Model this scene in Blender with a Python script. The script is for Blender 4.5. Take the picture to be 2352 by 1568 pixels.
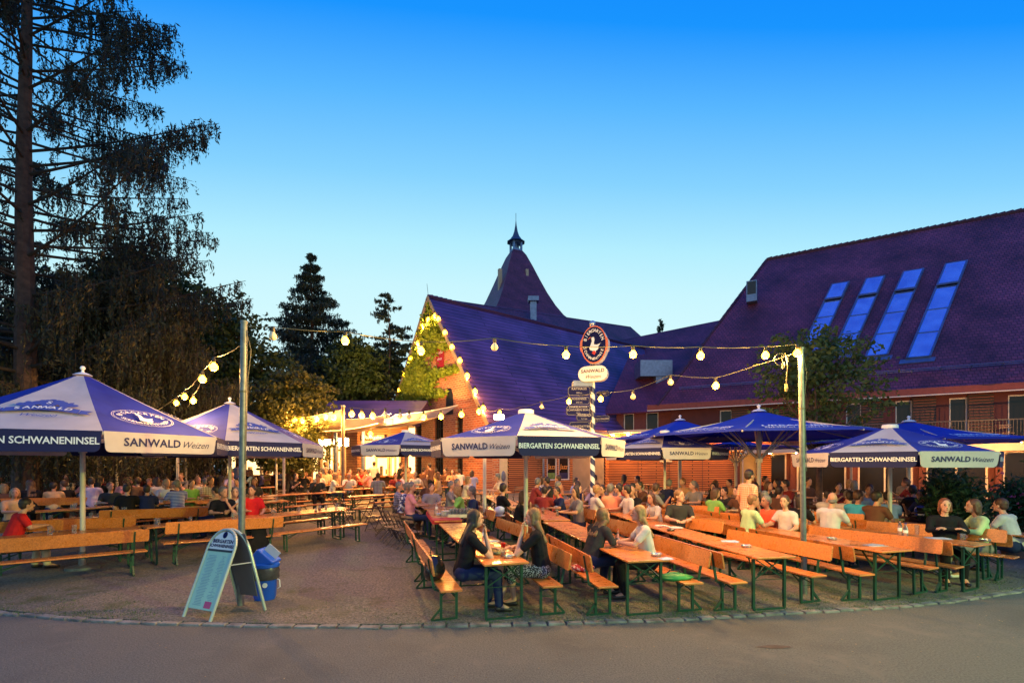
import bpy, bmesh, math, random
import numpy as np
from mathutils import Vector, Matrix
random.seed(7); np.random.seed(7)
for o in list(bpy.data.objects): bpy.data.objects.remove(o)
S = bpy.context.scene; COL = S.collection
R = math.radians; PI = math.pi
# ------------------------------------------------------------- camera
F, CX, HY, CH = 1111.0, 1176.0, 1066.0, 2.1      # photograph measured on a 2352x1568 grid
cd = bpy.data.cameras.new('camera'); cam = bpy.data.objects.new('camera', cd); COL.objects.link(cam)
cam.location = (0, 0, CH); cam.rotation_euler = (R(90), 0, 0)
cd.sensor_width = 36; cd.lens = 36*F/2352; cd.shift_y = (HY-784)/2352; cd.clip_end = 2000; cd.clip_start = .1
S.camera = cam
# ------------------------------------------------------------- sky
W = bpy.data.worlds.new("World"); S.world = W; W.use_nodes = True
nt = W.node_tree; nt.nodes.clear()
def N(nt, t, **k):
    n = nt.nodes.new(t)
    for a, b in k.items(): setattr(n, a, b)
    return n
out = N(nt, 'ShaderNodeOutputWorld'); bg = N(nt, 'ShaderNodeBackground'); nt.links.new(bg.outputs[0], out.inputs[0])
tc = N(nt, 'ShaderNodeTexCoord'); sp = N(nt, 'ShaderNodeSeparateXYZ'); nt.links.new(tc.outputs['Generated'], sp.inputs[0])
def mth(op, a, b):
    m = N(nt, 'ShaderNodeMath', operation=op)
    for i, v in enumerate((a, b)):
        if isinstance(v, (int, float)): m.inputs[i].default_value = v
        elif v is not None: nt.links.new(v, m.inputs[i])
    return m.outputs[0]
ele = mth('DIVIDE', sp.outputs[2], mth('SQRT', mth('SUBTRACT', 1.0, mth('MULTIPLY', mth('MULTIPLY', sp.outputs[0], sp.outputs[0]), .9)), None))
ele = mth('ADD', ele, mth('MULTIPLY', sp.outputs[0], .04))
rp = N(nt, 'ShaderNodeValToRGB'); nt.links.new(ele, rp.inputs[0]); rp.color_ramp.interpolation = 'LINEAR'
SKY = [(0.0, (.74, .98, 1.0)), (.25, (.68, .965, 1.0)), (.34, (.59, .925, 1.0)), (.41, (.46, .86, 1.0)), (.507, (.24, .65, 1.0)), (.60, (.10, .475, 1.0)), (.68, (.010, .30, 1.0)), (.80, (.0, .19, .95)), (1.0, (.0, .10, .75))]
el = rp.color_ramp.elements
while len(el) < len(SKY): el.new(.5)
for e, (p, c) in zip(el, SKY): e.position = p; e.color = (*c, 1)
nt.links.new(rp.outputs[0], bg.inputs[0]); bg.inputs[1].default_value = 1.0
# the last afterglow behind the photographer, very soft
sd = bpy.data.lights.new('sun', 'SUN'); sd.energy = .10; sd.angle = R(20); sd.color = (1, .72, .6)
sun = bpy.data.objects.new('sun', sd); COL.objects.link(sun); sun.rotation_euler = (R(68), 0, R(18))
S.view_settings.view_transform = 'Standard'; S.view_settings.look = 'None'; S.view_settings.exposure = 0.0; S.view_settings.gamma = 1
S.render.engine = 'CYCLES'
try: S.cycles.sample_clamp_indirect = 4; S.cycles.sample_clamp_direct = 0
except Exception: pass
S.render.resolution_x = 1024; S.render.resolution_y = 682
# ------------------------------------------------------------- helpers
def g(Y): return min(.5, max(0, .03*(Y-10.5)))
def P(px, py, Y): return Vector(((px-CX)/F*Y, Y, CH-(py-HY)/F*Y))
def Gd(px, Y): return Vector(((px-CX)/F*Y, Y, g(Y)))
def spx(v): return CX + F*v.x/max(.1, v.y)
ROOTS = []
def tag(o, label=None, cat=None, group=None, kind=None):
    if label: o['label'] = label
    if cat: o['category'] = cat
    if group: o['group'] = group
    if kind: o['kind'] = kind
    ROOTS.append(o); return o
def empty(name, loc=(0, 0, 0), rz=0):
    o = bpy.data.objects.new(name, None); COL.objects.link(o); o.location = loc; o.rotation_euler = (0, 0, rz); o.empty_display_size = .1
    return o
def link(name, me, mat=None, parent=None, M=None):
    o = bpy.data.objects.new(name, me); COL.objects.link(o)
    if mat is not None:
        if not me.materials: me.materials.append(mat)
        elif me.materials[0] != mat: o.material_slots[0].link = 'OBJECT'; o.material_slots[0].material = mat
    if parent: o.parent = parent
    if M is not None: o.matrix_local = M
    return o
def copy_tree(o, parent=None):
    c = o.copy(); COL.objects.link(c)
    if parent: c.parent = parent; c.matrix_parent_inverse = o.matrix_parent_inverse
    for ch in [x for x in o.children]: copy_tree(ch, c)
    return c
class MB:
    def __init__(s): s.v = []; s.f = []; s.m = []; s.uv = {}; s.cur = 0
    def add(s, vs, fs):
        b = len(s.v); s.v += [tuple(v) for v in vs]
        for f in fs: s.f.append(tuple(b+i for i in f)); s.m.append(s.cur)
        return s
    def box(s, c, d, M=None):
        x, y, z = d[0]/2, d[1]/2, d[2]/2; c = Vector(c)
        vs = [Vector((i*x, j*y, k*z)) for k in (-1, 1) for j in (-1, 1) for i in (-1, 1)]
        if M is not None: vs = [M @ v for v in vs]
        return s.add([v+c for v in vs], [(0, 2, 3, 1), (4, 5, 7, 6), (0, 1, 5, 4), (2, 6, 7, 3), (0, 4, 6, 2), (1, 3, 7, 5)])
    def bar(s, a, b, w, h=None, up=(0, 0, 1)):
        a = Vector(a); b = Vector(b); h = h or w; d = (b-a); L = d.length; d.normalize()
        u = Vector(up)
        if abs(d.dot(u)) > .98: u = Vector((0, 1, 0))
        x = d.cross(u).normalized(); y = x.cross(d)
        M = Matrix((x, y, d)).transposed()
        return s.box((a+b)/2, (w, h, L), M)
    def tube(s, pts, r, n=8, cap=True):
        pts = [Vector(p) for p in pts]; rs = r if isinstance(r, (list, tuple)) else [r]*len(pts); b = len(s.v); prev = None
        for i, p in enumerate(pts):
            d = (pts[min(i+1, len(pts)-1)]-pts[max(i-1, 0)]).normalized()
            if prev is None:
                u = Vector((0, 0, 1)) if abs(d.z) < .9 else Vector((1, 0, 0)); x = d.cross(u).normalized()
            else: x = (prev-d*prev.dot(d)).normalized()
            prev = x; y = d.cross(x)
            s.v += [tuple(p+(x*math.cos(2*PI*k/n)+y*math.sin(2*PI*k/n))*rs[i]) for k in range(n)]
        for i in range(len(pts)-1):
            for k in range(n): s.f.append((b+i*n+k, b+i*n+(k+1) % n, b+(i+1)*n+(k+1) % n, b+(i+1)*n+k)); s.m.append(s.cur)
        if cap:
            s.f.append(tuple(b+k for k in range(n))[::-1]); s.f.append(tuple(b+(len(pts)-1)*n+k for k in range(n))); s.m += [s.cur]*2
        return s
    def lathe(s, prof, n=20, c=(0, 0, 0), sx=1, sy=1):
        b = len(s.v); c = Vector(c)
        for r, z in prof: s.v += [(c.x+sx*r*math.cos(2*PI*k/n), c.y+sy*r*math.sin(2*PI*k/n), c.z+z) for k in range(n)]
        for i in range(len(prof)-1):
            for k in range(n): s.f.append((b+i*n+k, b+i*n+(k+1) % n, b+(i+1)*n+(k+1) % n, b+(i+1)*n+k)); s.m.append(s.cur)
        s.f.append(tuple(b+k for k in range(n))[::-1]); s.f.append(tuple(b+(len(prof)-1)*n+k for k in range(n))); s.m += [s.cur]*2
        return s
    def ell(s, c, r, n=10, M=None):
        vs = []; m = n//2+1
        for i in range(m+1):
            t = PI*(i+.02*(i == 0)-.02*(i == m))/m
            for k in range(n): vs.append(Vector((r[0]*math.sin(t)*math.cos(2*PI*k/n), r[1]*math.sin(t)*math.sin(2*PI*k/n), r[2]*math.cos(t))))
        if M is not None: vs = [M @ v for v in vs]
        vs = [v+Vector(c) for v in vs]; fs = []
        for i in range(m):
            for k in range(n): fs.append((i*n+k, (i+1)*n+k, (i+1)*n+(k+1) % n, i*n+(k+1) % n))
        fs.append(tuple(range(n))); fs.append(tuple(m*n+k for k in range(n))[::-1])
        return s.add(vs, fs)
    def prism(s, poly, y0, y1):          # polygon in xz, thickness along y
        n = len(poly); vs = [(x, y0, z) for x, z in poly]+[(x, y1, z) for x, z in poly]
        return s.add(vs, [tuple(range(n))[::-1], tuple(range(n, 2*n))]+[(i, (i+1) % n, n+(i+1) % n, n+i) for i in range(n)])
    def quadslab(s, p, th, n=None):      # four corners, thickness th behind, uv in metres
        p = [Vector(q) for q in p]; n = n or (p[1]-p[0]).cross(p[3]-p[0]).normalized()
        b = len(s.f); q = [x-n*th for x in p]
        s.add(p+q, [(0, 1, 2, 3), (7, 6, 5, 4), (0, 4, 5, 1), (1, 5, 6, 2), (2, 6, 7, 3), (3, 7, 4, 0)])
        u = (p[1]-p[0]).normalized(); v = n.cross(u)
        base = p[0]
        for i in range(b, len(s.f)):
            s.uv[i] = [((Vector(s.v[k])-base).dot(u), (Vector(s.v[k])-base).dot(v)+(Vector(s.v[k])-base).dot(n)) for k in s.f[i]]
        return s
    def mesh(s, name='mesh', smooth=False, mats=None):
        me = bpy.data.meshes.new(name); me.from_pydata(s.v, [], s.f); me.update()
        if s.uv:
            l = me.uv_layers.new(name='uv')
            for pi, uvs in s.uv.items():
                for k, li in enumerate(me.polygons[pi].loop_indices): l.data[li].uv = uvs[k]
        if mats:
            for m in mats: me.materials.append(m)
            me.polygons.foreach_set('material_index', s.m)
        if smooth:
            me.polygons.foreach_set('use_smooth', [True]*len(me.polygons))
            try: me.set_sharp_from_angle(angle=R(35))
            except Exception: pass
        return me
    def build(s, name, mat, parent=None, smooth=False, M=None, mats=None, bevel=0):
        o = link(name, s.mesh(name, smooth, mats), None if mats else mat, parent, M)
        if bevel:
            b = o.modifiers.new('b', 'BEVEL'); b.width = bevel; b.segments = 2; b.limit_method = 'ANGLE'
        return o
# ------------------------------------------------------------- materials
def mat(name, col, rough=.7, metal=0, var=.15, scale=6, bump=0, bscale=None, emit=0, ecol=None, coat=0, trans=0, spec=.5, alpha=1, coord='Object', col2=None, sub=0):
    m = bpy.data.materials.new(name); m.use_nodes = True; t = m.node_tree; b = t.nodes['Principled BSDF']
    b.inputs['Roughness'].default_value = rough; b.inputs['Metallic'].default_value = metal
    b.inputs['Specular IOR Level'].default_value = spec; b.inputs['Coat Weight'].default_value = coat
    b.inputs['Transmission Weight'].default_value = trans; b.inputs['Alpha'].default_value = alpha
    b.inputs['Base Color'].default_value = (*col, 1)
    tcn = t.nodes.new('ShaderNodeTexCoord')
    if var or col2:
        n = t.nodes.new('ShaderNodeTexNoise'); n.inputs['Scale'].default_value = scale; n.inputs['Detail'].default_value = 5
        t.links.new(tcn.outputs[coord], n.inputs['Vector']); r = t.nodes.new('ShaderNodeValToRGB'); t.links.new(n.outputs[0], r.inputs[0])
        a = col2 or tuple(c*(1-var) for c in col); d = col if col2 else tuple(min(1, c*(1+var)) for c in col)
        r.color_ramp.elements[0].position = .3; r.color_ramp.elements[1].position = .7
        r.color_ramp.elements[0].color = (*a, 1); r.color_ramp.elements[1].color = (*d, 1)
        t.links.new(r.outputs[0], b.inputs['Base Color'])
    if bump:
        n2 = t.nodes.new('ShaderNodeTexNoise'); n2.inputs['Scale'].default_value = bscale or scale*6; n2.inputs['Detail'].default_value = 4
        t.links.new(tcn.outputs[coord], n2.inputs['Vector']); bp = t.nodes.new('ShaderNodeBump'); bp.inputs['Strength'].default_value = bump; bp.inputs['Distance'].default_value = .02
        t.links.new(n2.outputs[0], bp.inputs['Height']); t.links.new(bp.outputs[0], b.inputs['Normal'])
    if emit:
        b.inputs['Emission Color'].default_value = (*(ecol or col), 1); b.inputs['Emission Strength'].default_value = emit
    return m
def translucent(m, w=.35):
    t = m.node_tree; b = t.nodes['Principled BSDF']; o = [n for n in t.nodes if n.type == 'OUTPUT_MATERIAL'][0]
    tr = t.nodes.new('ShaderNodeBsdfTranslucent'); mixn = t.nodes.new('ShaderNodeMixShader'); mixn.inputs[0].default_value = w
    src = b.inputs['Base Color'].links
    if src: t.links.new(src[0].from_socket, tr.inputs[0])
    else: tr.inputs[0].default_value = b.inputs['Base Color'].default_value
    t.links.new(b.outputs[0], mixn.inputs[1]); t.links.new(tr.outputs[0], mixn.inputs[2]); t.links.new(mixn.outputs[0], o.inputs[0]); return m
def brickmat(name, c1, c2, mortar, bw, bh, ms=.01, rough=.9, bump=.5, offset=.5, stain=.35):
    m = bpy.data.materials.new(name); m.use_nodes = True; t = m.node_tree; b = t.nodes['Principled BSDF']; b.inputs['Roughness'].default_value = rough
    tcn = t.nodes.new('ShaderNodeTexCoord'); k = t.nodes.new('ShaderNodeTexBrick'); t.links.new(tcn.outputs['UV'], k.inputs['Vector'])
    k.inputs['Scale'].default_value = 1; k.inputs['Brick Width'].default_value = bw; k.inputs['Row Height'].default_value = bh; k.inputs['Mortar Size'].default_value = ms
    k.offset = offset; k.inputs['Color1'].default_value = (*c1, 1); k.inputs['Color2'].default_value = (*c2, 1); k.inputs['Mortar'].default_value = (*mortar, 1); k.inputs['Mortar Smooth'].default_value = .3
    n = t.nodes.new('ShaderNodeTexNoise'); n.inputs['Scale'].default_value = .5; n.inputs['Detail'].default_value = 6; t.links.new(tcn.outputs['UV'], n.inputs['Vector'])
    r = t.nodes.new('ShaderNodeMapRange'); r.inputs[1].default_value = .3; r.inputs[2].default_value = .7; r.inputs[3].default_value = 1-stain; r.inputs[4].default_value = 1+stain*.6
    t.links.new(n.outputs[0], r.inputs[0]); mu = t.nodes.new('ShaderNodeVectorMath'); mu.operation = 'SCALE'
    t.links.new(k.outputs[0], mu.inputs[0]); t.links.new(r.outputs[0], mu.inputs[3]); t.links.new(mu.outputs[0], b.inputs['Base Color'])
    bp = t.nodes.new('ShaderNodeBump'); bp.inputs['Strength'].default_value = bump; bp.inputs['Distance'].default_value = .03; bp.invert = True
    t.links.new(k.outputs[1], bp.inputs['Height']); t.links.new(bp.outputs[0], b.inputs['Normal']); return m
def wood(name, c1, c2, rough=.35, sc=(1, 12, 12), coat=0):
    m = bpy.data.materials.new(name); m.use_nodes = True; t = m.node_tree; b = t.nodes['Principled BSDF']; b.inputs['Roughness'].default_value = rough; b.inputs['Coat Weight'].default_value = coat
    b.inputs['Coat Roughness'].default_value = .12
    tcn = t.nodes.new('ShaderNodeTexCoord'); mp = t.nodes.new('ShaderNodeMapping'); mp.inputs['Scale'].default_value = sc; t.links.new(tcn.outputs['Object'], mp.inputs[0])
    oi = t.nodes.new('ShaderNodeObjectInfo'); ad = t.nodes.new('ShaderNodeVectorMath'); ad.operation = 'MULTIPLY_ADD'; ad.inputs[1].default_value = (1, 1, 1)
    t.links.new(mp.outputs[0], ad.inputs[0]); 
    m10 = t.nodes.new('ShaderNodeMath'); m10.operation = 'MULTIPLY'; m10.inputs[1].default_value = 37; t.links.new(oi.outputs['Random'], m10.inputs[0]); t.links.new(m10.outputs[0], ad.inputs[2])
    n = t.nodes.new('ShaderNodeTexNoise'); n.inputs['Scale'].default_value = 3; n.inputs['Detail'].default_value = 6; n.inputs['Distortion'].default_value = .8; t.links.new(ad.outputs[0], n.inputs['Vector'])
    r = t.nodes.new('ShaderNodeValToRGB'); r.color_ramp.elements[0].position = .32; r.color_ramp.elements[1].position = .68
    r.color_ramp.elements[0].color = (*c2, 1); r.color_ramp.elements[1].color = (*c1, 1); t.links.new(n.outputs[0], r.inputs[0])
    ns_ = t.nodes.new('ShaderNodeTexNoise'); ns_.inputs['Scale'].default_value = 5; ns_.inputs['Detail'].default_value = 7; ns_.inputs['Roughness'].default_value = .7; t.links.new(tcn.outputs['Object'], ns_.inputs['Vector'])
    rr_ = t.nodes.new('ShaderNodeMapRange'); rr_.inputs[1].default_value = .4; rr_.inputs[2].default_value = .7; rr_.inputs[3].default_value = rough-.1; rr_.inputs[4].default_value = rough+.3; t.links.new(ns_.outputs[0], rr_.inputs[0]); t.links.new(rr_.outputs[0], b.inputs['Roughness'])
    hs = t.nodes.new('ShaderNodeHueSaturation'); mr = t.nodes.new('ShaderNodeMapRange'); mr.inputs[3].default_value = .78; mr.inputs[4].default_value = 1.12
    t.links.new(oi.outputs['Random'], mr.inputs[0]); t.links.new(mr.outputs[0], hs.inputs['Value']); t.links.new(r.outputs[0], hs.inputs['Color']); t.links.new(hs.outputs[0], b.inputs['Base Color'])
    bp = t.nodes.new('ShaderNodeBump'); bp.inputs['Strength'].default_value = .12; bp.inputs['Distance'].default_value = .01; t.links.new(n.outputs[0], bp.inputs['Height']); t.links.new(bp.outputs[0], b.inputs['Normal'])
    return m
M = {}
M['wood'] = wood('varnished_pine', (.70, .235, .05), (.42, .13, .027), .33, (1.2, 14, 14), .35)
M['green'] = mat('green_painted_steel', (.008, .055, .03), .4, .2, .3)
M['black'] = mat('black', (.012, .012, .014), .5)
M['white'] = mat('white_cloth', (.50, .49, .53), .85, var=.10, scale=2.2, bump=.35, bscale=5); translucent(M['white'], .22)
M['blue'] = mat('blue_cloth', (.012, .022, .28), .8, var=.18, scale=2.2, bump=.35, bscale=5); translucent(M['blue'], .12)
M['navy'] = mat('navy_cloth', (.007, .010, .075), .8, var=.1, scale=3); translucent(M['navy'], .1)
M['royal'] = mat('royal_blue_canvas', (.006, .028, .42), .75, var=.12, scale=2, bump=.12, bscale=5); translucent(M['royal'], .12)
M['letterw'] = mat('white_print', (.72, .74, .76), .8, var=0)
M['letterb'] = mat('dark_blue_print', (.015, .02, .10), .8, var=0)
M['letterf'] = mat('faded_blue_print', (.05, .08, .34), .8, var=0)
M['red'] = mat('red_paint', (.5, .02, .015), .6)
M['pole'] = mat('ivory_painted_pole', (.55, .52, .42), .45, var=.1, scale=4)
M['galv'] = mat('galvanised_steel', (.15, .165, .16), .45, .4, .25, 14)
M['steel'] = mat('brushed_steel', (.5, .5, .52), .3, .9, .1)
M['glass'] = mat('clear_glass', (.92, .95, .95), .03, trans=.95, var=0)
M['pane'] = mat('dark_window_glass', (.012, .012, .014), .12, var=0, spec=.25)
M['skyl'] = mat('skylight_glass', (.42, .56, 1.0), .10, .75, .22, 1.2)
M['lead'] = mat('zinc_sheet', (.13, .17, .28), .4, .6, .2, 5)
M['bulb'] = mat('lit_bulb', (1, .75, .3), .5, var=0, emit=45, ecol=(1, .42, .010))
M['bulbfar'] = mat('lit_bulb_strong', (1, .75, .3), .5, var=0, emit=45, ecol=(1, .38, .009))
M['bulboff'] = mat('unlit_bulb', (.75, .6, .38), .15, var=0, coat=.5)
M['cable'] = mat('pale_cable', (.10, .10, .06), .6, var=.1)
M['socket'] = mat('bulb_socket', (.02, .02, .018), .5)
M['porc'] = mat('white_china', (.8, .8, .78), .15, var=0, coat=.4)
M['beer'] = mat('amber_drink', (.42, .12, .01), .1, var=0)
# ============================================================= SETTING
def groundmat(name, c1, c2, c3, fine, big, bump, green=None):
    m = bpy.data.materials.new(name); m.use_nodes = True; t = m.node_tree; b = t.nodes['Principled BSDF']; b.inputs['Roughness'].default_value = .92
    tcn = t.nodes.new('ShaderNodeTexCoord')
    def ns(sc, det, rgh=.5):
        n = t.nodes.new('ShaderNodeTexNoise'); n.inputs['Scale'].default_value = sc; n.inputs['Detail'].default_value = det; n.inputs['Roughness'].default_value = rgh
        t.links.new(tcn.outputs['Object'], n.inputs['Vector']); return n
    def mixc(f, a, bb, lo, hi):
        r = t.nodes.new('ShaderNodeMapRange'); r.inputs[1].default_value = lo; r.inputs[2].default_value = hi; t.links.new(f, r.inputs[0])
        x = t.nodes.new('ShaderNodeMix'); x.data_type = 'RGBA'; t.links.new(r.outputs[0], x.inputs[0])
        for s, v in ((6, a), (7, bb)):
            if isinstance(v, tuple): x.inputs[s].default_value = (*v, 1)
            else: t.links.new(v, x.inputs[s])
        return x.outputs[2]
    f = ns(fine, 3, .8); base = mixc(f.outputs[0], c1, c2, .35, .65); n2 = ns(big, 5, .6); base = mixc(n2.outputs[0], base, c3, .5, .75)
    if green:
        n3 = ns(.9, 6, .75); base = mixc(n3.outputs[0], base, green, .54, .66)
    t.links.new(base, b.inputs['Base Color']); bp = t.nodes.new('ShaderNodeBump'); bp.inputs['Strength'].default_value = bump; bp.inputs['Distance'].default_value = .03
    t.links.new(f.outputs[0], bp.inputs['Height']); t.links.new(bp.outputs[0], b.inputs['Normal']); return m
M['asphalt'] = groundmat('asphalt', (.060, .064, .062), (.135, .140, .130), (.058, .062, .060), 48, .5, .5, (.125, .12, .11))
M['gravel'] = groundmat('gravel', (.055, .052, .045), (.22, .205, .17), (.10, .088, .07), 24, .5, 1.0, (.075, .08, .035))
M['kerb'] = mat('granite_sett', (.17, .165, .155), .9, var=.5, scale=5, bump=.5, bscale=30)
road = MB().add([(-400, -60, -.02), (400, -60, -.02), (400, 500, -.02), (-400, 500, -.02)], [(0, 1, 2, 3)]).build('road', M['asphalt']); tag(road, kind='structure')
KB = [(-60, 40), (-30, 22), (-14, 10.2), (-10, 7.9), (-7.28, 6.88), (-5.8, 6.56), (-4.81, 6.44), (-3.2, 6.32), (-1.66, 6.28), (.41, 6.42), (2.1, 6.57), (3.12, 6.74), (4.54, 6.98), (5.83, 7.21), (6.76, 7.46), (8.57, 8.1), (12, 10.2), (20, 16), (60, 48)]
def kerb_pt(x):
    for (a, b), (c, d) in zip(KB, KB[1:]):
        if a <= x <= c: return b+(d-b)*(x-a)/(c-a)
    return 40
mb = MB(); cols = [KB[0][0]+i*(120)/240 for i in range(241)]
rows = [0, .01, .4, 1, 2, 3, 4, 6, 8, 10, 12, 14, 17, 21, 30, 80, 400]
for x in cols:
    y0 = kerb_pt(x)+.07
    for r in rows: Y = y0+r; mb.v.append((x*(1+r/200), Y, -.06 if r == 0 else (.004+g(Y) + .012*math.sin(x*3+Y*2)*min(1, r)*.4)))
n = len(rows)
for i in range(len(cols)-1):
    for j in range(n-1): mb.f.append((i*n+j, (i+1)*n+j, (i+1)*n+j+1, i*n+j+1)); mb.m.append(0)
tag(mb.build('gravel_ground', M['gravel'], smooth=True), kind='structure')
mb = MB(); x = -13.0
while x < 13:
    y = kerb_pt(x); dy = kerb_pt(x+.1)-y; a = math.atan2(dy, .1); L = random.uniform(.22, .34)
    Mx = Matrix.Rotation(a+random.uniform(-.05, .05), 3, 'Z') @ Matrix.Rotation(random.uniform(-.03, .03), 3, 'X')
    mb.box((x+math.cos(a)*L/2, y+math.sin(a)*L/2+random.uniform(-.015, .015), -.062+random.uniform(0, .008)), (L-.025, random.uniform(.09, .125), .13), Mx); x += math.cos(a)*L
tag(mb.build('kerb', M['kerb'], bevel=.012), kind='structure')
# grass and weed tufts along the edge of the gravel
def blades(pts, h, w, name, m):
    n = len(pts); p = np.array(pts, dtype=float); a = np.random.rand(n)*2*PI; lean = np.random.randn(n, 2)*h*.5
    hh = h*(.5+np.random.rand(n)); dx = np.stack([np.cos(a), np.sin(a), 0*a], 1)*w/2
    tip = p+np.stack([lean[:, 0], lean[:, 1], hh], 1); v = np.empty((n*3, 3)); v[0::3] = p-dx; v[1::3] = p+dx; v[2::3] = tip
    me = bpy.data.meshes.new(name); me.vertices.add(3*n); me.vertices.foreach_set('co', v.ravel()); me.loops.add(3*n); me.loops.foreach_set('vertex_index', np.arange(3*n, dtype=np.int32))
    me.polygons.add(n); me.polygons.foreach_set('loop_start', np.arange(0, 3*n, 3, dtype=np.int32)); me.update(calc_edges=True); return link(name, me, m)
M['grass'] = mat('short_grass', (.07, .12, .025), .8, var=.5, scale=9)
pts = []
for _ in range(420):
    x = random.choice([random.uniform(-9, 9.5), random.gauss(.9, .8), random.gauss(2.6, .6), random.gauss(-6.5, 1.2), random.gauss(6, 1.6)])
    y = kerb_pt(x)+abs(random.gauss(.12, .45)); s = random.uniform(.03, .12)
    for _ in range(16): pts.append((x+random.gauss(0, s), y+random.gauss(0, s*.6), 0))
for _ in range(5):
    pass
tag(blades(pts, .028, .007, 'grass', M['grass']), kind='stuff')
M['litter'] = mat('dry_leaf_litter', (.22, .17, .10), .9, var=.5, scale=3)
lm = MB()
for _ in range(5200):
    x = random.uniform(-9, 10); y = kerb_pt(x)+.1+abs(random.gauss(0, 2.2)); r = random.uniform(.006, .018); a = random.uniform(0, 6.3)
    if random.random() < .05: y = kerb_pt(x)-abs(random.gauss(0, 1.4))-.1
    z = .012+g(y); lm.add([(x+r*math.cos(a), y+r*math.sin(a), z), (x-r*.5*math.sin(a), y+r*.5*math.cos(a), z+.004), (x-r*math.cos(a), y-r*math.sin(a), z+.002), (x+r*.5*math.sin(a), y-r*.5*math.cos(a), z+.006)], [(0, 1, 2, 3)])
tag(lm.build('leaf_litter', M['litter']), kind='stuff')
pt = MB(); n = 14
pt.add([(3.05+.18*math.cos(2*PI*k/n)*(1+.25*math.sin(k*2)), 5.62+.055*math.sin(2*PI*k/n), -.0155) for k in range(n)], [tuple(range(n))])
tag(pt.build('asphalt_patch', mat('dark_stain', (.045, .035, .03), .7, var=.3)), kind='structure')

# ------------------------------------------------------------- materials of buildings
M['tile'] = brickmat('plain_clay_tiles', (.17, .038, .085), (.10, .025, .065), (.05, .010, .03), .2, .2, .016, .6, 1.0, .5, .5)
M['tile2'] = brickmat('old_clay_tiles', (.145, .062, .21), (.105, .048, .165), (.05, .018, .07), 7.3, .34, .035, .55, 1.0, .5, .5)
M['brick'] = brickmat('red_brick', (.50, .15, .06), (.30, .08, .04), (.44, .30, .20), .34, .13, .018, .9, .5, .5, .35)
M['slat'] = brickmat('horizontal_wood_slats', (.50, .17, .05), (.38, .12, .035), (.06, .02, .01), 3.1, .11, .026, .7, 1.0, .3, .3)
M['slatr'] = brickmat('red_louvre_slats', (.17, .05, .035), (.14, .04, .03), (.01, .005, .004), 6, .14, .055, .6, 1.0, 0, .1)
M['redw'] = mat('red_rendered_wall', (.065, .014, .018), .8, var=.15, scale=2)
M['white_frame'] = mat('pale_window_frame', (.48, .47, .48), .5, var=.05)
M['fascia'] = mat('pale_fascia', (.62, .48, .36), .7, var=.08, scale=2)
M['grey'] = mat('grey_brown_panel', (.20, .17, .13), .8, var=.12, scale=2)
M['lamp'] = mat('lamp_lens', (1, .8, .5), .5, var=0, emit=1500, ecol=(1, .40, .09))
M['flood'] = mat('floodlight_lens', (1, .9, .6), .5, var=0, emit=230, ecol=(1, .56, .18))
M['lit'] = mat('glowing_interior_wall', (.8, .62, .3), .8, var=.25, scale=1.6, emit=2.6, ecol=(1, .70, .28))  # emission puts the interior light into the wall; no lamps inside
M['ivory'] = mat('cream_painted_wall', (.60, .48, .30), .8, var=.1)

def openwall(mb, x0, x1, z0, z1, th, ops, y=0):
    """wall in local xz (outer face at y) with rectangular openings (xa,xb,za,zb); pieces carry metre uvs"""
    def piece(a, b, c, d):
        if b-a > .001 and d-c > .001: mb.quadslab([(a, y, c), (b, y, c), (b, y, d), (a, y, d)], th)
    xs = x0
    for (a, b, c, d) in sorted(ops):
        piece(xs, a, z0, z1); piece(a, b, z0, c); piece(a, b, d, z1); xs = b
    piece(xs, x1, z0, z1)
def window(parent, xa, xb, za, zb, y, fw=.07, mull=0, fm='white_frame', pm='pane', name='window', trans=0):
    w = MB()
    for a, b, c, d in ((xa, xa+fw, za, zb), (xb-fw, xb, za, zb), (xa+fw, xb-fw, za, za+fw), (xa+fw, xb-fw, zb-fw, zb)): w.box(((a+b)/2, y, (c+d)/2), (b-a, .08, d-c))
    for k in range(mull): xm = xa+(xb-xa)*(k+1)/(mull+1); w.box((xm, y, (za+zb)/2), (fw*.8, .07, zb-za-2*fw))
    if trans: w.box(((xa+xb)/2, y+.004, zb-trans), (xb-xa-2*fw, .06, fw*.8))
    f = w.build(name, M[fm], parent); MB().box(((xa+xb)/2, y+.03, (za+zb)/2), (xb-xa-2*fw+.02, .012, zb-za-2*fw+.02)).build('pane', M[pm], f); return f
def facing(obj): return obj.matrix_world
# ------------------------------------------------------------- the big house on the right
A = Vector((23.4, 22.1, 0)); HRZ = math.atan2(-.51, .86)
house = tag(empty('tiled_house', A, HRZ), 'large house with steep red tiled roof, strip skylights and balcony on the right', 'house')
HM = Matrix.Translation(A) @ Matrix.Rotation(HRZ, 4, 'Z'); HI = HM.inverted()
def plane_hit(px, py, p, n, inv):
    o = Vector((0, 0, CH)); d = Vector(((px-CX)/F, 1, -(py-HY)/F)); t = (p-o).dot(n)/d.dot(n); return inv @ (o+d*t)
EV, RG = Vector((0, -.6, 5.75)), Vector((0, 7.8, 16.6))
rn = Vector((0, -(RG.z-EV.z), (RG.y-EV.y))).normalized()
def rhit(px, py): q = plane_hit(px, py, HM @ EV, HM.to_3x3() @ rn, HI); return q
rl = rhit(1760, 609)
up = (RG-EV).normalized()
def rp3(u, v, o=0): return Vector((u, 0, 0))+EV+up*v+rn*o
w = MB(); zb = 2.9
WN = []
for k in range(-4, 6):
    s = 1.92+2.06*k
    if -s < 9.5: WN.append((-s-.67, -s, 3.15, 5.3))
openwall(w, -15.7, 10, zb, 5.9, .3, WN)
w.build('upper_wall', M['redw'], house)
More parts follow.
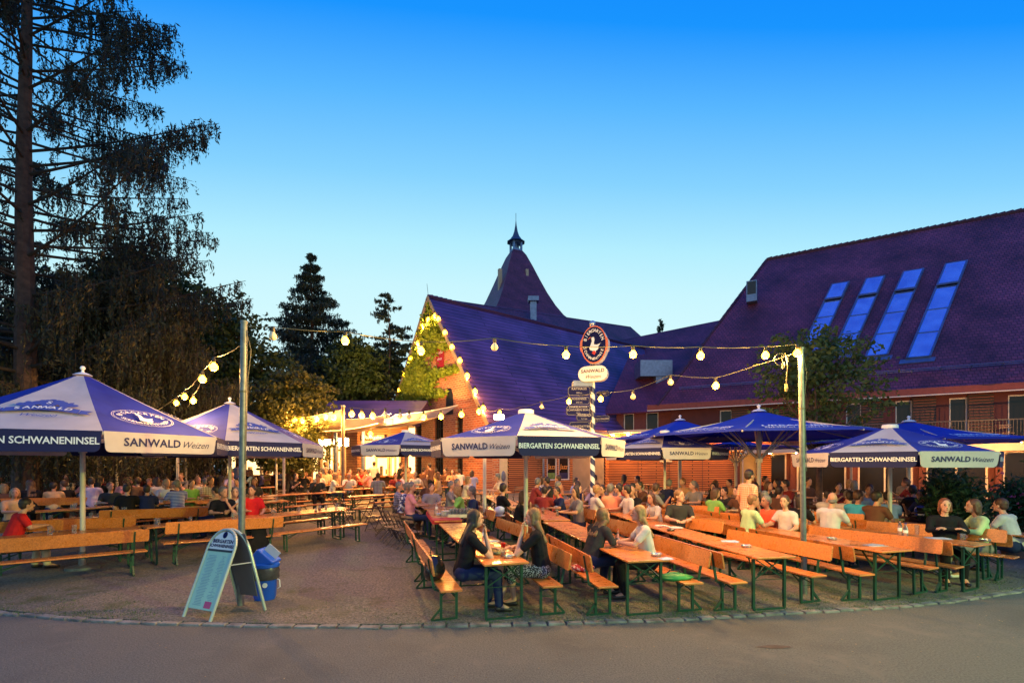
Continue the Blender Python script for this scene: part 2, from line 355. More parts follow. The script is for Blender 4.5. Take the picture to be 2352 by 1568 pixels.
for (a, b, c, d) in WN: window(house, a, b, c, d, .12, .06, 0, trans=.0)
for k in range(-4, 6):
    s = 1.03+2.06*k; q = MB().quadslab([(-s-.92, -.09, 3.1), (-s, -.09, 3.1), (-s, -.09, 5.4), (-s-.92, -.09, 5.4)], .05); q.build('shutter', M['slatr'], house)
rb = MB().box((-3, -.62, 5.62), (28, .05, .34)); rb.build('fascia_board', mat('brick_red_fascia', (.16, .035, .03), .7), house)
MB().box((-3, -.66, 5.44), (28, .04, .05)).build('gutter', M['white_frame'], house)
MB().box((-3, -.3, 5.5), (28, .56, .04)).build('soffit', M['redw'], house)
# ground floor
gops = []; 
for k in range(-3, 4):
    s0 = 1.2+2.75*k; 
    if -s0 < 8: gops += [(-s0-2.25, -s0, .5, 2.72)]
gw = MB(); openwall(gw, -10.2, 10, -.2, 2.9, .3, gops); gw.build('ground_wall', M['redw'], house)
for a, b, c, d in gops:
    window(house, a, b, c, d, .1, .08, 1, 'white_frame', trans=0, name='terrace_door')
    MB().box((a-.2, -.12, 1.6), (.22, .2, 2.3)).build('column', M['red'] if False else M['redw'], house)
# wooden slatted ground storey
wops = [(-11.95, -10.95, .45, 2.75)]
sw = MB(); openwall(sw, -19.7, -10.2, -.2, 4.1, .3, wops, -.02); sw.build('slatted_wall', M['slat'], house)
dd = MB().box((-11.45, .1, 1.6), (.98, .06, 2.26)); dr = dd.build('door', mat('ochre_door', (.42, .31, .12), .6, var=.08), house)
MB().box((-11.1, .05, 1.45), (.03, .04, .14)).build('handle', M['steel'], dr)
MB().box((-11.45, -.2, 2.9), (1.7, .26, .06)).build('door_canopy', M['ivory'], house)
MB().box((-16.0, -.05, 2.55), (.75, .05, .6)).build('notice_board', mat('cream_board', (.6, .5, .32), .7), house)
for k in range(1, 5): MB().box((-19.7+k*1.95, -.028, 2.0), (.02, .01, 4.1)).build('panel_joint', M['black'], house)
# balcony
bal = MB().box((-.9, -1.0, 2.86), (21.0, 2.0, .32)).build('balcony_slab', M['fascia'], house)
rail = MB(); rail.bar((-11.3, -1.95, 4.05), (9.5, -1.95, 4.05), .04, .04); rail.bar((-11.3, -1.95, 3.12), (9.5, -1.95, 3.12), .03, .03)
for i in range(186): x = -11.3+i*.112; rail.bar((x, -1.95, 3.04), (x, -1.95, 4.05), .014 if i % 16 else .04)
rail.build('railing', mat('dark_railing', (.05, .045, .05), .5), house)
dl = M['lamp']
def plight(parent, loc, e, c=(1, .36, .07)):
    L_ = bpy.data.lights.new('lamp_light', 'POINT'); L_.energy = e; L_.color = c; L_.shadow_soft_size = 0; o_ = bpy.data.objects.new('lamp_light', L_); COL.objects.link(o_); o_.parent = parent; o_.location = loc
for i in range(15):
    dlo = MB().lathe([(.045, 0), (.045, .03)], 10, (-10.2+i*1.25, -1.55, 2.665)).build('downlight', dl, house)
    if i % 3 == 1: plight(dlo, (-10.2+i*1.25, -1.4, 2.45), 75)
MB().box((-9.9, -.4, 4.2), (0.3, .8, .1)).build('beam_end', M['redw'], house)
wr = MB().box((-14.9, -.25, 4.2), (9.6, 1.1, .16)).build('flat_roof', M['fascia'], house)
for x in (-19.3, -18.3): plight(MB().ell((x, -.42, 4.02), (.07, .07, .07)).build('wall_lamp', M['lamp'], house), (x, -.55, 3.85), 130)
for i in range(5): plight(MB().lathe([(.05, 0), (.05, .03)], 10, (-17.2+i*1.6, -.6, 4.08)).build('downlight', dl, house), (-17.2+i*1.6, -.75, 3.85), 110)
# roof
rf = MB(); rlx = rl.x; C0 = Vector((-16.4, -.6, 5.75)); C1 = Vector((12, -.6, 5.75)); R1 = Vector((12, 7.8, 16.6)); R0 = Vector((rlx, 7.8, 16.6)); B0 = Vector((-16.4, 16.2, 5.75)); B1 = Vector((12, 16.2, 5.75))
rf.quadslab([C0, C1, R1, R0], .12); rf.quadslab([B1, B0, R0, R1], .12)
nn = (C0-B0).cross(R0-B0).normalized(); rf.quadslab([B0, C0, R0, R0+Vector((0, .01, 0))], .12, nn)
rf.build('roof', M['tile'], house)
rc = MB()
for i in range(70): x = rlx+i*.34; rc.tube([(x, 7.8, 16.62), (x+.36, 7.8, 16.66)], [.11, .13], 8)
for i in range(26): a = R0.lerp(C0, i/26); b2 = R0.lerp(C0, (i+1.05)/26); rc.tube([a, b2], [.09, .11], 8)
rc.build('ridge_tiles', M['tile'], house)
# skylights: four long glazed strips
for (tx0, ty0, bx0, by0, hw) in ((2195, 609, 2108, 824, .50), (2097, 627, 2012, 820, .50), (2010, 643, 1932, 815, .49), (1930, 656, 1858, 810, .48)):
    t0 = rhit(tx0, ty0); b0 = rhit(bx0, by0); vt = (t0-EV).dot(up); vb = (b0-EV).dot(up); sk_ = (t0.x-b0.x)/(vt-vb); xb0 = b0.x
    fr = MB(); L = vt-vb; vc = vt-L*.27
    def rbox(u0, u1, v0, v1, o0, o1, mbx):
        S_ = lambda u, v: u+xb0+sk_*(v-vb)
        mbx.add([rp3(S_(u, v), v, o) for o in (o0, o1) for (u, v) in ((u0, v0), (u1, v0), (u1, v1), (u0, v1))], [(3, 2, 1, 0), (4, 5, 6, 7), (0, 1, 5, 4), (1, 2, 6, 5), (2, 3, 7, 6), (3, 0, 4, 7)])
    rbox(-hw, -hw+.08, vb, vt, -.05, .16, fr); rbox(hw-.08, hw, vb, vt, -.05, .16, fr)
    for k in range(4): v = vb+(vc-vb)*k/3; rbox(-hw+.08, hw-.08, v, v+.06, -.04, .13, fr)
    rbox(-hw-.2, hw+.2, vb-.3, vb-.003, .0, .05, fr)
    sk = fr.build('skylight', M['lead'], house)
    gl = MB(); rbox(-hw+.09, hw-.09, vb+.05, vc-.02, .02, .11, gl); gl.build('pane', M['skyl'], sk)
    sh = MB(); rbox(-hw+.02, hw-.02, vc+.12, vt, .17, .24, sh); sh.build('sash', M['lead'], sk); sg = MB(); rbox(-hw+.1, hw-.1, vc+.22, vt-.1, .18, .252, sg); sg.build('pane', M['skyl'], sk)
    dk = MB(); rbox(-hw+.09, hw-.09, vc+.03, vt-.04, -.03, .02, dk); dk.build('opening', M['black'], sk)
q = rhit(1728, 700)
v = MB().box((q.x, q.y-.25, q.z+.75), (.62, .7, 1.35)).build('roof_vent', M['lead'], house)
MB().box((q.x, q.y-.62, q.z+.95), (.5, .03, .8)).build('grille', M['black'], v)
sg = MB()
for i in range(24): x = -15+i*1.1; a = rp3(x, 1.15, 0); sg.bar(a, a+rn*.28, .03)
for o in (.14, .26): sg.tube([rp3(-15.2, 1.15, o), rp3(11, 1.15, o)], .022, 6)
sg.build('snow_guard', M['lead'], house)
# wing between the barn and the house
wing = tag(empty('roof_wing'), 'lower tiled wing joining the barn to the large house behind the parasols', 'house')
wm = MB(); a, b = P(1440, 778, 47), P(1665, 733, 42); dn = (b-a).cross(Vector((0, 0, 1))).normalized()*9
e0, e1 = a+dn-Vector((0, 0, a.z-5.2)), b+dn-Vector((0, 0, b.z-5.2)); a2 = a-(b-a)*.4; e02 = e0-(b-a)*.4
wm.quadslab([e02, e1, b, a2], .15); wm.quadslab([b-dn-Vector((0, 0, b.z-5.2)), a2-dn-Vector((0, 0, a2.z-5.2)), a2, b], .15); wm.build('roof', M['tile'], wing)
ww = MB(); ww.quadslab([Vector((e02.x, e02.y+.5, 0)), Vector((e1.x, e1.y+.5, 0)), Vector((e1.x, e1.y+.5, 5.1)), Vector((e02.x, e02.y+.5, 5.1))], .3); ww.build('wall', M['redw'], wing)
# upper room of the house above the slatted storey
ur = MB(); openwall(ur, -19.5, -15.72, 4.3, 5.6, .25, [(-17.5, -16.7, 4.35, 5.5), (-19.0, -18.3, 4.35, 5.5)], .9); ur.build('attic_wall', mat('dark_red_wall', (.13, .035, .035), .8), house)
for xx in ((-17.5, -16.7), (-19.0, -18.3)): window(house, xx[0], xx[1], 4.35, 5.5, 1.0, .06)
lw = MB(); lw.quadslab([(-20.2, .3, 5.5), (-15.5, .3, 5.5), (-15.5, 6, 10.5), (-20.2, 6, 10.5)], .1); lw.build('side_roof', M['tile'], house)
# ------------------------------------------------------------- barn with the ivy gable
BRZ = math.atan2(.617, .787); BC = Vector((-1.38, 26, 0)); BM = Matrix.Translation(BC) @ Matrix.Rotation(BRZ, 4, 'Z'); BI = BM.inverted()
barn = tag(empty('brick_barn', BC, BRZ), 'red brick barn with ivy clad gable end outlined by lit bulbs', 'barn')
HWD, ZE, ZA = 6.1, 4.81, 12.6
def bhit(px, py, x=0): return plane_hit(px, py, BM @ Vector((x, 0, 0)), BM.to_3x3() @ Vector((1, 0, 0)), BI)
def gable_piece(mb, y0, y1, z0, z1):      # faces -x, clipped by the gable slope
    def top(y): return ZE+(ZA-ZE)*(1-abs(y-HWD)/HWD)
    n = max(1, int((y1-y0)/.3)); ys = sorted(set([y0+(y1-y0)*i/n for i in range(n+1)]+([HWD] if y0 < HWD < y1 else [])))
    for a, b in zip(ys, ys[1:]):
        za, zb_ = min(z1, top(a)), min(z1, top(b))
        if za <= z0 and zb_ <= z0: continue
        bb = len(mb.f); mb.add([(0, b, z0), (0, a, z0), (0, a, max(z0, za)), (0, b, max(z0, zb_)), (.4, b, z0), (.4, a, z0), (.4, a, max(z0, za)), (.4, b, max(z0, zb_))], [(0, 1, 2, 3), (7, 6, 5, 4), (3, 2, 6, 7), (0, 4, 5, 1), (0, 3, 7, 4), (1, 5, 6, 2)])
        for i in range(bb, len(mb.f)): mb.uv[i] = [(12-mb.v[k][1], mb.v[k][2]) for k in mb.f[i]]
gops = []
for (pa, pb, t, bo) in ((952, 968, 958, 1078), (995, 1018, 958, 1078), (1046, 1063, 958, 1078)):
    q0, q1 = bhit(pb, 1000), bhit(pa, 1000); gops.append((q0.y, q1.y, .9, bhit((pa+pb)/2, t).z))
gm = MB(); ycur = 0
for (a, b, c, d) in sorted(gops):
    gable_piece(gm, ycur, a, -.2, 20); gable_piece(gm, a, b, -.2, c); gable_piece(gm, a, b, d, 20); ycur = b
gable_piece(gm, ycur, 2*HWD, -.2, 20); gm.build('gable_wall', M['brick'], barn)
for a, b, c, d in gops:
    w = MB(); 
    for k in range(5): yy = a+(b-a)*k/4; w.bar((.18, yy, c), (.18, yy, d), .05)
    for k in range(7): zz = c+(d-c)*k/6; w.bar((.18, a, zz), (.18, b, zz), .04)
    f = w.build('window', M['black'], barn); MB().box((.25, (a+b)/2, (c+d)/2), (.02, b-a, d-c)).build('pane', M['pane'], f)
q = bhit(1033, 925); am = MB(); n = 12
am.add([(-.012, q.y+.42*math.cos(PI*k/n), q.z+.9*math.sin(PI*k/n)) for k in range(n+1)]+[(-.012, q.y-.42, q.z-.7), (-.012, q.y+.42, q.z-.7)], [tuple(range(n+3))]); am.build('arched_hatch', M['black'], barn)
q0, q1 = bhit(1004, 793), bhit(1021, 858)
bn = MB().box((-.06, (q0.y+q1.y)/2, (q0.z+q1.z)/2), (.03, abs(q0.y-q1.y), q0.z-q1.z)).build('banner', mat('red_banner', (.28, .006, .012), .7, var=.1), barn)
BAN = (bn, (q0.y+q1.y)/2, (q0.z+q1.z)/2, abs(q0.y-q1.y), q0.z-q1.z)
# side wall: brick, pale door, slats and poster windows
sx = lambda px: plane_hit(px, 1066, BM @ Vector((0, 0, 0)), BM.to_3x3() @ Vector((0, 1, 0)), BI).x
x1, x2, x3 = sx(1147), sx(1168), sx(1240)
w = MB(); openwall(w, 0.4, x1, -.2, ZE+.1, .35, []); openwall(w, x1, x2, 2.9, ZE+.1, .35, []); w.build('side_wall', M['brick'], barn)
d1 = MB().box(((x1+x2)/2, .12, 1.5), (x2-x1, .08, 3.0)).build('door', M['ivory'], barn)
MB().ell(((x1+x2)/2, .05, 1.45), (.16, .04, .3)).build('handle', M['lead'], d1)
w = MB(); ga, gb, gc, gd = sx(1256), sx(1279), sx(1283), sx(1308)
openwall(w, x2, 10.2, -.2, ZE, .3, [(ga, gb, 1.15, 2.75), (gc, gd, 1.15, 2.75), (sx(1315), sx(1390), -.1, 3.2)], -.01); w.build('slatted_wall', M['slat'], barn)
poster_windows = []
for a, b in ((ga, gb), (gc, gd)): poster_windows.append((window(barn, a, b, 1.15, 2.75, .05, .07, 0, 'white_frame'), a, b))
MB().box(((sx(1315)+sx(1390))/2, .12, 1.55), (sx(1390)-sx(1315), .06, 3.3)).build('grey_door', M['grey'], barn)
MB().tube([(sx(1245), -.12, 0), (sx(1245), -.12, 4.6)], .07).build('downpipe', M['lead'], barn)
LB = 25.0; rf = MB(); ov = .25
def slope(y, z): return Vector((0, y, z))
k_ = (ZA-ZE)/HWD
for sgn in (0, 1):
    ye = -.5 if sgn == 0 else 2*HWD+.5; ze = ZE-.5*k_
    p = [(-ov, ye, ze+.1), (LB, ye, ze+.1), (LB, HWD, ZA+.1), (-ov, HWD, ZA+.1)]
    if sgn: p = [p[1], p[0], p[3], p[2]]
    rf.quadslab(p, .14)
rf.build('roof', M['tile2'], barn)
rc = MB()
for i in range(74): x = -ov+i*.34; rc.tube([(x, HWD, ZA+.16), (x+.36, HWD, ZA+.19)], [.1, .12], 8)
rc.build('ridge_tiles', M['tile2'], barn)
vb = MB()
for ye in (-.5, 2*HWD+.5): vb.bar((-ov-.02, ye, ZE-.5*k_), (-ov-.02, HWD, ZA+.06), .05, .24)
vb.build('verge_board', mat('weathered_wood', (.28, .2, .13), .8), barn)
MB().tube([(-.2, HWD, ZA+.1), (-.25, HWD+.1, ZA+.95)], .012, 5).build('lightning_rod', M['black'], barn)
MB().tube([(-.2, -.62, ZE-.72), (LB, -.62, ZE-.72)], .07).build('gutter', M['lead'], barn)
# roof dormer with zinc box at the far end
dm = tag(empty('ventilation_box', P(1500, 850, 34)), 'zinc clad ventilation box at the meeting of two tiled roofs', 'roof vent')
MB().box((0, 0, 0), (2.2, 1.6, 1.1)).build('housing', M['lead'], dm); MB().box((.5, -.4, -.9), (1.0, .6, .7)).build('duct', M['lead'], dm)
# back barn, tower
bb = tag(empty('tiled_barn'), 'second long tiled barn roof rising behind the brick gable barn', 'barn')
a, b = P(1033, 688, 40), P(1448, 750, 56); dn = (b-a).cross(Vector((0, 0, 1))).normalized()*7; h = Vector((0, 0, 8.5)); hp = (b-a).normalized()*4
w = MB(); w.quadslab([a+dn-h, b+dn-h+hp, b, a], .15); w.quadslab([b-dn-h+hp, a-dn-h, a, b], .15)
w.quadslab([b+dn-h+hp, b-dn-h+hp, b+Vector((0, .01, 0)), b], .1, hp.normalized()); w.build('roof', M['tile'], bb)
w = MB(); w.quadslab([a-dn-h, a+dn-h, a+Vector((.02, 0, 0)), a], .2, -(b-a).normalized()); w.quadslab([Vector((*(a+dn*.93-h).xy, 0)), Vector((*(b+dn*.93-h).xy, 0)), b+dn*.93-h, a+dn*.93-h], .2); w.build('wall', M['brick'], bb)
c = P(1225, 735, 44); v = MB().box(c+Vector((0, 0, .7)), (.55, .55, 1.9)).build('roof_vent', M['lead'], bb); MB().box(c+Vector((0, 0, 1.85)), (.95, .95, .4)).build('cap', M['lead'], v)
tw = tag(empty('church_tower', (0.61, 75, 0), R(24)), 'pointed tower with flared tiled roof, open lantern and spire', 'tower')
def ring4(h, z): return [(-h, -h, z), (h, -h, z), (h, h, z), (-h, h, z)]
prof = [(7.9, 22.2), (6.5, 23.1), (5.4, 24.4), (4.5, 26.0), (3.6, 28.0), (2.75, 30.2), (1.95, 32.4), (1.2, 34.3), (.78, 35)]
w = MB()
for (h0, z0), (h1, z1) in zip(prof, prof[1:]):
    for i in range(4):
        r0, r1 = ring4(h0, z0), ring4(h1, z1); w.quadslab([r0[i], r0[(i+1) % 4], r1[(i+1) % 4], r1[i]], .05)
w.build('roof', M['tile'], tw)
w = MB(); r0, r1 = ring4(6.6, 0), ring4(6.6, 23)
for i in range(4): w.quadslab([r0[i], r0[(i+1) % 4], r1[(i+1) % 4], r1[i]], .3)
w.build('wall', M['brick'], tw)
w = MB()
for i in range(4): x, y, z = ring4(.62, 36)[i]; w.bar((x, y, 34.8), (x, y, 36.5), .28)
w.box((0, 0, 35.1), (1.5, 1.5, .3)); w.box((0, 0, 36.4), (1.5, 1.5, .15)); w.box((0, 0, 35.8), (.2, .2, 1.5)); lt = w.build('lantern', M['lead'], tw)
w = MB().lathe([(1.45, 36.45), (.95, 36.85), (.55, 37.4), (.3, 38.1), (.12, 39.1), (.03, 39.9)], 8); w.build('spire', mat('dark_slate', (.035, .05, .10), .6), tw)
MB().tube([(0, 0, 39.8), (0, 0, 41.0)], .035, 5).build('finial', M['black'], tw)
MB().box((-3.35, -1.6, 28.6), (.5, .5, 5.2)).build('chimney', M['brick'], tw)
MB().box((.7, -2.3, 30.0), (.4, .7, 3.0)).build('chimney', M['brick'], tw)
# kiosk with serving hatches
kz = .45
def kiosk(name, x0, x1, Y, ztop, hats, label, ridge=None, wallm='brownw'):
    k = tag(empty(name, (x0, Y, 0)), label, 'kiosk'); L = x1-x0; ops = [(a-x0, b-x0, c, d) for a, b, c, d in hats]
    w = MB(); openwall(w, 0, L, 0, ztop, .2, ops); w.build('wall', M[wallm], k)
    MB().box((L/2, 1.9, ztop/2), (L, .1, ztop)).build('glowing_wall', M['lit'], k)
    MB().box((L/2, 1.0, ztop-.05), (L, 2.0, .08)).build('ceiling', M['ivory'], k)
    for a, b, c, d in ops:
        f = MB()
        for q in (a, b, (a+b)/2): f.box((q, -.03, (c+d)/2), (.09, .1, d-c))
        f.box(((a+b)/2, -.03, d+.04), (b-a+.09, .1, .08)); f = f.build('hatch_frame', M['ivory'], k)
        MB().box(((a+b)/2, -.25, c-.04), (b-a+.3, .6, .06)).build('counter', M['wood'], k)
        s = MB()
        for j in range(int((b-a)/.35)): s.box((a+.2+j*.35+random.uniform(-.05, .05), 1.5, c+random.uniform(.1, .3)), (random.uniform(.1, .3), .3, random.uniform(.2, .6)))
        s.box(((a+b)/2, 1.6, c+1.0), (b-a-.2, .3, .05))
        s.build('shelf_goods', M['kitchen'], k)
    if ridge:
        rf = MB(); rf.quadslab([(-.5, -.9, ztop+.02), (L+.5, -.9, ztop+.02), (L+.5, 3.4, ridge), (-.5, 3.4, ridge)], .12); rf.quadslab([(L+.5, 7.5, ztop), (-.5, 7.5, ztop), (-.5, 3.4, ridge), (L+.5, 3.4, ridge)], .12); rf.build('roof', M['tile2'], k)
    return k
M['brownw'] = brickmat('brown_clapboard', (.24, .11, .055), (.18, .08, .04), (.03, .015, .01), 4, .14, .012, .8, .8, .3)
M['kitchen'] = mat('kitchen_goods', (.45, .30, .12), .5, var=.6, scale=4)
KX = lambda px, Y=25.5: (px-CX)/F*Y
k1 = kiosk('food_kiosk', KX(476), KX(716), 25.5, 3.2, [(KX(485), KX(556), 1.55, 2.6), (KX(562), KX(640), 1.55, 2.6), (KX(650), KX(702), 1.6, 2.75)], 'brown food kiosk with three glowing serving hatches behind the left crowd')
k2 = kiosk('drinks_kiosk', KX(718), KX(930), 26.2, 4.3, [(KX(727), KX(756), .9, 3.3), (KX(763), KX(783), 1.6, 3.3), (KX(828), KX(884), 1.5, 3.3), (KX(890), KX(912), 1.5, 3.0)], 'drinks kiosk with blue tiled roof and tall bright windows beside the barn', 6.0)
MB().box((KX(851)-KX(718), -.2, 2.55+1.0), (1.2, .04, .3)).build('return_sign', M['black'], k2); 
# ============================================================= TREES
def leafmesh(name, c, size, nrm=None, asp=.6):
    """many small leaf quads at centres c (n,3)"""
    c = np.asarray(c, dtype=float); n = len(c); d = np.random.randn(n, 3); d /= np.linalg.norm(d, axis=1)[:, None]
    e = np.random.randn(n, 3); e -= (e*d).sum(1)[:, None]*d; e /= np.linalg.norm(e, axis=1)[:, None]
    s = size*(.6+.8*np.random.rand(n))[:, None]; v = np.empty((n*4, 3))
    v[0::4] = c-d*s; v[1::4] = c+e*s*asp; v[2::4] = c+d*s; v[3::4] = c-e*s*asp
    return rawquads(name, v)
def rawquads(name, v):
    n = len(v)//4; me = bpy.data.meshes.new(name); me.vertices.add(4*n); me.vertices.foreach_set('co', np.ascontiguousarray(v).ravel()); me.loops.add(4*n)
    me.loops.foreach_set('vertex_index', np.arange(4*n, dtype=np.int32)); me.polygons.add(n); me.polygons.foreach_set('loop_start', np.arange(0, 4*n, 4, dtype=np.int32)); me.update(calc_edges=True); return me
def leafmat(name, a, b, tr=.3):
    m = mat(name, b, .6, var=.3, scale=1.3, col2=a, spec=.3); return translucent(m, tr)
M['bark'] = mat('bark', (.13, .08, .05), .95, var=.4, scale=8, bump=.8, bscale=30)
M['twig'] = mat('dark_twigs', (.022, .016, .012), .95, var=.3)
M['barkp'] = mat('spruce_bark', (.055, .032, .024), .95, var=.4, scale=6, bump=.8, bscale=24)
M['needle'] = leafmat('dark_needles', (.008, .013, .009), (.020, .028, .015), .15)
M['weep'] = leafmat('weeping_twigs', (.020, .026, .010), (.050, .050, .020), .2)
M['needle2'] = leafmat('blue_dark_needles', (.010, .020, .014), (.025, .045, .028), .12)
M['leafd'] = leafmat('dark_leaves', (.018, .035, .010), (.055, .09, .022))
M['leafm'] = leafmat('maple_leaves', (.035, .05, .012), (.10, .10, .028))
M['ivy'] = leafmat('ivy_leaves', (.12, .19, .015), (.32, .36, .04))
M['leafg'] = leafmat('tree_leaves', (.035, .065, .015), (.11, .16, .035))
M['oleander'] = leafmat('shrub_leaves', (.014, .04, .014), (.045, .09, .03))
def conifer(name, base, H, Rl, nb, strands, blades_, bsz, label, rise=.3, droop=.8, z0=.12, tr=.3, m='needle', prof=None, only=None, seed=1, thin=0, whorl=0, bth=.16, spr=.17):
    rnd = random.Random(seed); root = tag(empty(name, base), label, 'tree')
    t = MB(); t.tube([(0.03*math.sin(i*.9)*i*.3, 0, H*i/12) for i in range(13)], [tr*(1-i/13.2) for i in range(13)], 10); t.build('trunk', M['barkp'], root, True)
    br = MB(); pts = []; tw = []
    for b in range(nb):
        f = z0+(1-z0)*((b+rnd.random())/nb)**.9; z = H*(round(f*whorl)/whorl+rnd.uniform(-.004, .004) if whorl else f); f = min(f, .995); az = rnd.random()*2*PI; L = (prof(f) if prof else Rl*(1-f)**.8)*rnd.uniform(.75, 1.1)
        if L < .15: L = .15
        dx, dy = math.cos(az), math.sin(az); line = []
        for i in range(9):
            q = i/8; line.append(Vector((dx*L*q, dy*L*q, z+L*(rise*q-.25*rise*q*q*q) - .12*L*math.sin(PI*q)*(1-f))))
        r0 = max(.012, tr*bth*(1-f*.6)); br.tube(line, [r0*(1-.85*i/8) for i in range(9)], 5, False)
        side = Vector((-dy, dx, 0))
        ns = int(strands*max(.3, L/Rl))
        for s_ in range(ns):
            q = rnd.random()**.65; k = min(7, int(q*8)); p = line[k].lerp(line[k+1], q*8-k)
            if thin and q < .45 and rnd.random() < thin: continue
            off = rnd.gauss(0, spr)*L*min(1, 1.3-q)*(.4+q); p = p+side*off-Vector((0, 0, abs(off)*.25))
            ln = droop*rnd.uniform(.25, 1)*(.55+.6*math.sin(PI*min(1, q*1.02)))
            nbld = max(2, int(blades_*ln/droop)); jx, jy = rnd.gauss(0, .06), rnd.gauss(0, .06); tw.append(((p.x, p.y, p.z), (p.x+jx, p.y+jy, p.z-ln)))
            for j in range(nbld):
                u = j/nbld; w_ = (.05+.05*q)*(1-u*.5); pts.append((p.x+jx*u+rnd.gauss(0, w_*.7), p.y+jy*u+rnd.gauss(0, w_*.7), p.z-ln*u))
    br.build('branches', M['twig'], root); wd = .006+.0002*base[1]; tq = []
    for a_, b_ in tw:
        ang = rnd.random()*PI; ex, ey = math.cos(ang)*wd, math.sin(ang)*wd; tq += [(a_[0]-ex, a_[1]-ey, a_[2]), (a_[0]+ex, a_[1]+ey, a_[2]), (b_[0]+ex*.4, b_[1]+ey*.4, b_[2]), (b_[0]-ex*.4, b_[1]-ey*.4, b_[2])]
    link('twigs', rawquads('twigs', np.array(tq)), M['twig'], root)
    pts = np.array(pts); n = len(pts); d = np.random.randn(n, 3)*np.array([.45, .45, 1.0]); d /= np.linalg.norm(d, axis=1)[:, None]; e = np.cross(d, np.random.randn(n, 3)); e /= np.linalg.norm(e, axis=1)[:, None]
    s = bsz*(.6+.8*np.random.rand(n))[:, None]; v = np.empty((n*4, 3)); v[0::4] = pts-d*s; v[1::4] = pts+e*s*.28; v[2::4] = pts+d*s; v[3::4] = pts-e*s*.28
    link('crown', rawquads('crown', v), M[m], root); return root
def leafy(name, base, H, lobes, n, size, label, m='leafd', tr=.25, cat='tree', seed=3, clus=26, spread=.35):
    """lobes: (dx,dy,z,rx,ry,rz)"""
    rnd = np.random.RandomState(seed); root = tag(empty(name, base), label, cat); pts = []
    t = MB(); t.tube([(0, 0, -.1), (.05, 0, H*.3), (0, .05, H*.6), (.03, 0, H*.82)], [tr, tr*.8, tr*.5, tr*.2], 9)
    vol = sum(l[3]*l[4]*l[5] for l in lobes)
    for (x, y, z, a, b, c) in lobes:
        t.tube([(0, 0, H*.28), (x*.45, y*.45, (z+H*.3)/2), (x*.9, y*.9, z)], [tr*.45, tr*.28, tr*.08], 6, False)
        k = max(2, int(n*a*b*c/vol/clus)); d = rnd.randn(k, 3); d /= np.linalg.norm(d, axis=1)[:, None]; r = rnd.rand(k)**.38
        cc = d*r[:, None]*np.array([a, b, c])*(1+.18*rnd.randn(k)[:, None])+np.array([x, y, z])
        for q in cc[:max(2, k//9)]: t.tube([(x*.6, y*.6, z-.3*c), (q[0], q[1], q[2])], [tr*.12, .008], 4, False)
        pts.append((cc[:, None, :]+rnd.randn(k, clus, 3)*np.array([1, 1, .55])*spread*min(a, b, c, 1.6)*.55).reshape(-1, 3))
    t.build('trunk', M['bark'], root, True); link('crown', leafmesh('crown', np.concatenate(pts), size), M[m], root); return root
def pspr(f):
    return 6.3 if f < .3 else 6.2*(1-(f-.3)/.7)**.62+.3
# big drooping spruce on the left
conifer('spruce_tree', (-16.1, 16, g(16)), 25, 6.6, 175, 110, 26, .08, 'tall spruce with bare trunk and hanging twigs at the left edge', .42, 1.15, .17, .36, 'needle', pspr, seed=5, thin=.8, bth=.2, whorl=0, spr=.075)
conifer('spruce_tree', (-22.5, 20.5, g(20)), 13, 5.5, 60, 130, 12, .10, 'dark weeping spruce behind the tall bare trunk on the left', .2, 1.5, .12, .4, 'needle', lambda f: 6*(1-f)**.5, seed=8)
conifer('spruce_tree', (-14.9, 18.4, g(18)), 9.6, 5.2, 80, 150, 15, .085, 'low weeping spruce lit brown above the left parasol', .12, 1.7, .22, .22, 'weep', lambda f: 5.4*(1-f)**.4, seed=11)
conifer('spruce_tree', ((715-CX)/F*38, 38, .5), 18.0, 4.4, 260, 80, 8, .13, 'slender dark spruce standing alone against the sky', -.10, .55, .18, .3, 'needle2', lambda f: 9.8*(1-f)+.15, seed=15, whorl=22)
pn = conifer('pine_tree', ((893-CX)/F*36, 36, .5), 14.3, 3.0, 40, 60, 6, .17, 'thin open pine with flat tiers beside the ivy gable', .12, .25, .45, .16, 'needle2', lambda f: (2.5 if f < .86 else 1.3)*(1.1-f*.4), seed=17)
cy = conifer('conifer_tree', P(1518, 762, 62)-Vector((0, 0, 19)), 20.6, 1.3, 60, 40, 5, .16, 'small dark conifer tip showing above the connecting roof', -.2, .5, .5, .2, 'needle2', lambda f: 1.4*(1-f)**.5+.15, seed=19)
def tree_px(px, Y, H, half, label, n=14000, size=.11, m='leafd', seed=1, zlow=2.5, name='broadleaf_tree', nl=9, tr=.25, deep=1.0, extra=()):
    r = random.Random(seed); lobes = []
    for i in range(nl):
        a = r.random()*2*PI; q = r.random()**.6; z = zlow+(H-zlow)*(.12+.80*r.random()); w = math.sin(PI*min(.95, max(.12, (z-zlow*.6)/(H-zlow*.5))))**.6
        rr = half*r.uniform(.32, .5); lobes.append((math.cos(a)*q*(half-rr)*w, math.sin(a)*q*(half-rr)*w*deep, min(z, H-rr*.8), rr, rr, rr*.8))
    lobes.append((0, 0, H-half*.32, half*.36, half*.36, half*.33)); lobes.append((0, 0, (H+zlow)/2, half*.7, half*.7*deep, (H-zlow)*.33))
    lobes += list(extra)
    return leafy(name, Gd(px, Y), H, lobes, n, size, label, m, tr, seed=seed)
tree_px(80, 27, 10.6, 4.6, 'dark broadleaf tree behind the bare spruce trunk', 15000, .14, seed=21)
tree_px(300, 27, 13.6, 5.0, 'tall dark broadleaf tree behind the weeping branches', 20000, .13, seed=22)
tree_px(445, 29, 12.6, 4.6, 'dark broadleaf tree with crown left of the steel pole', 15000, .13, seed=23)
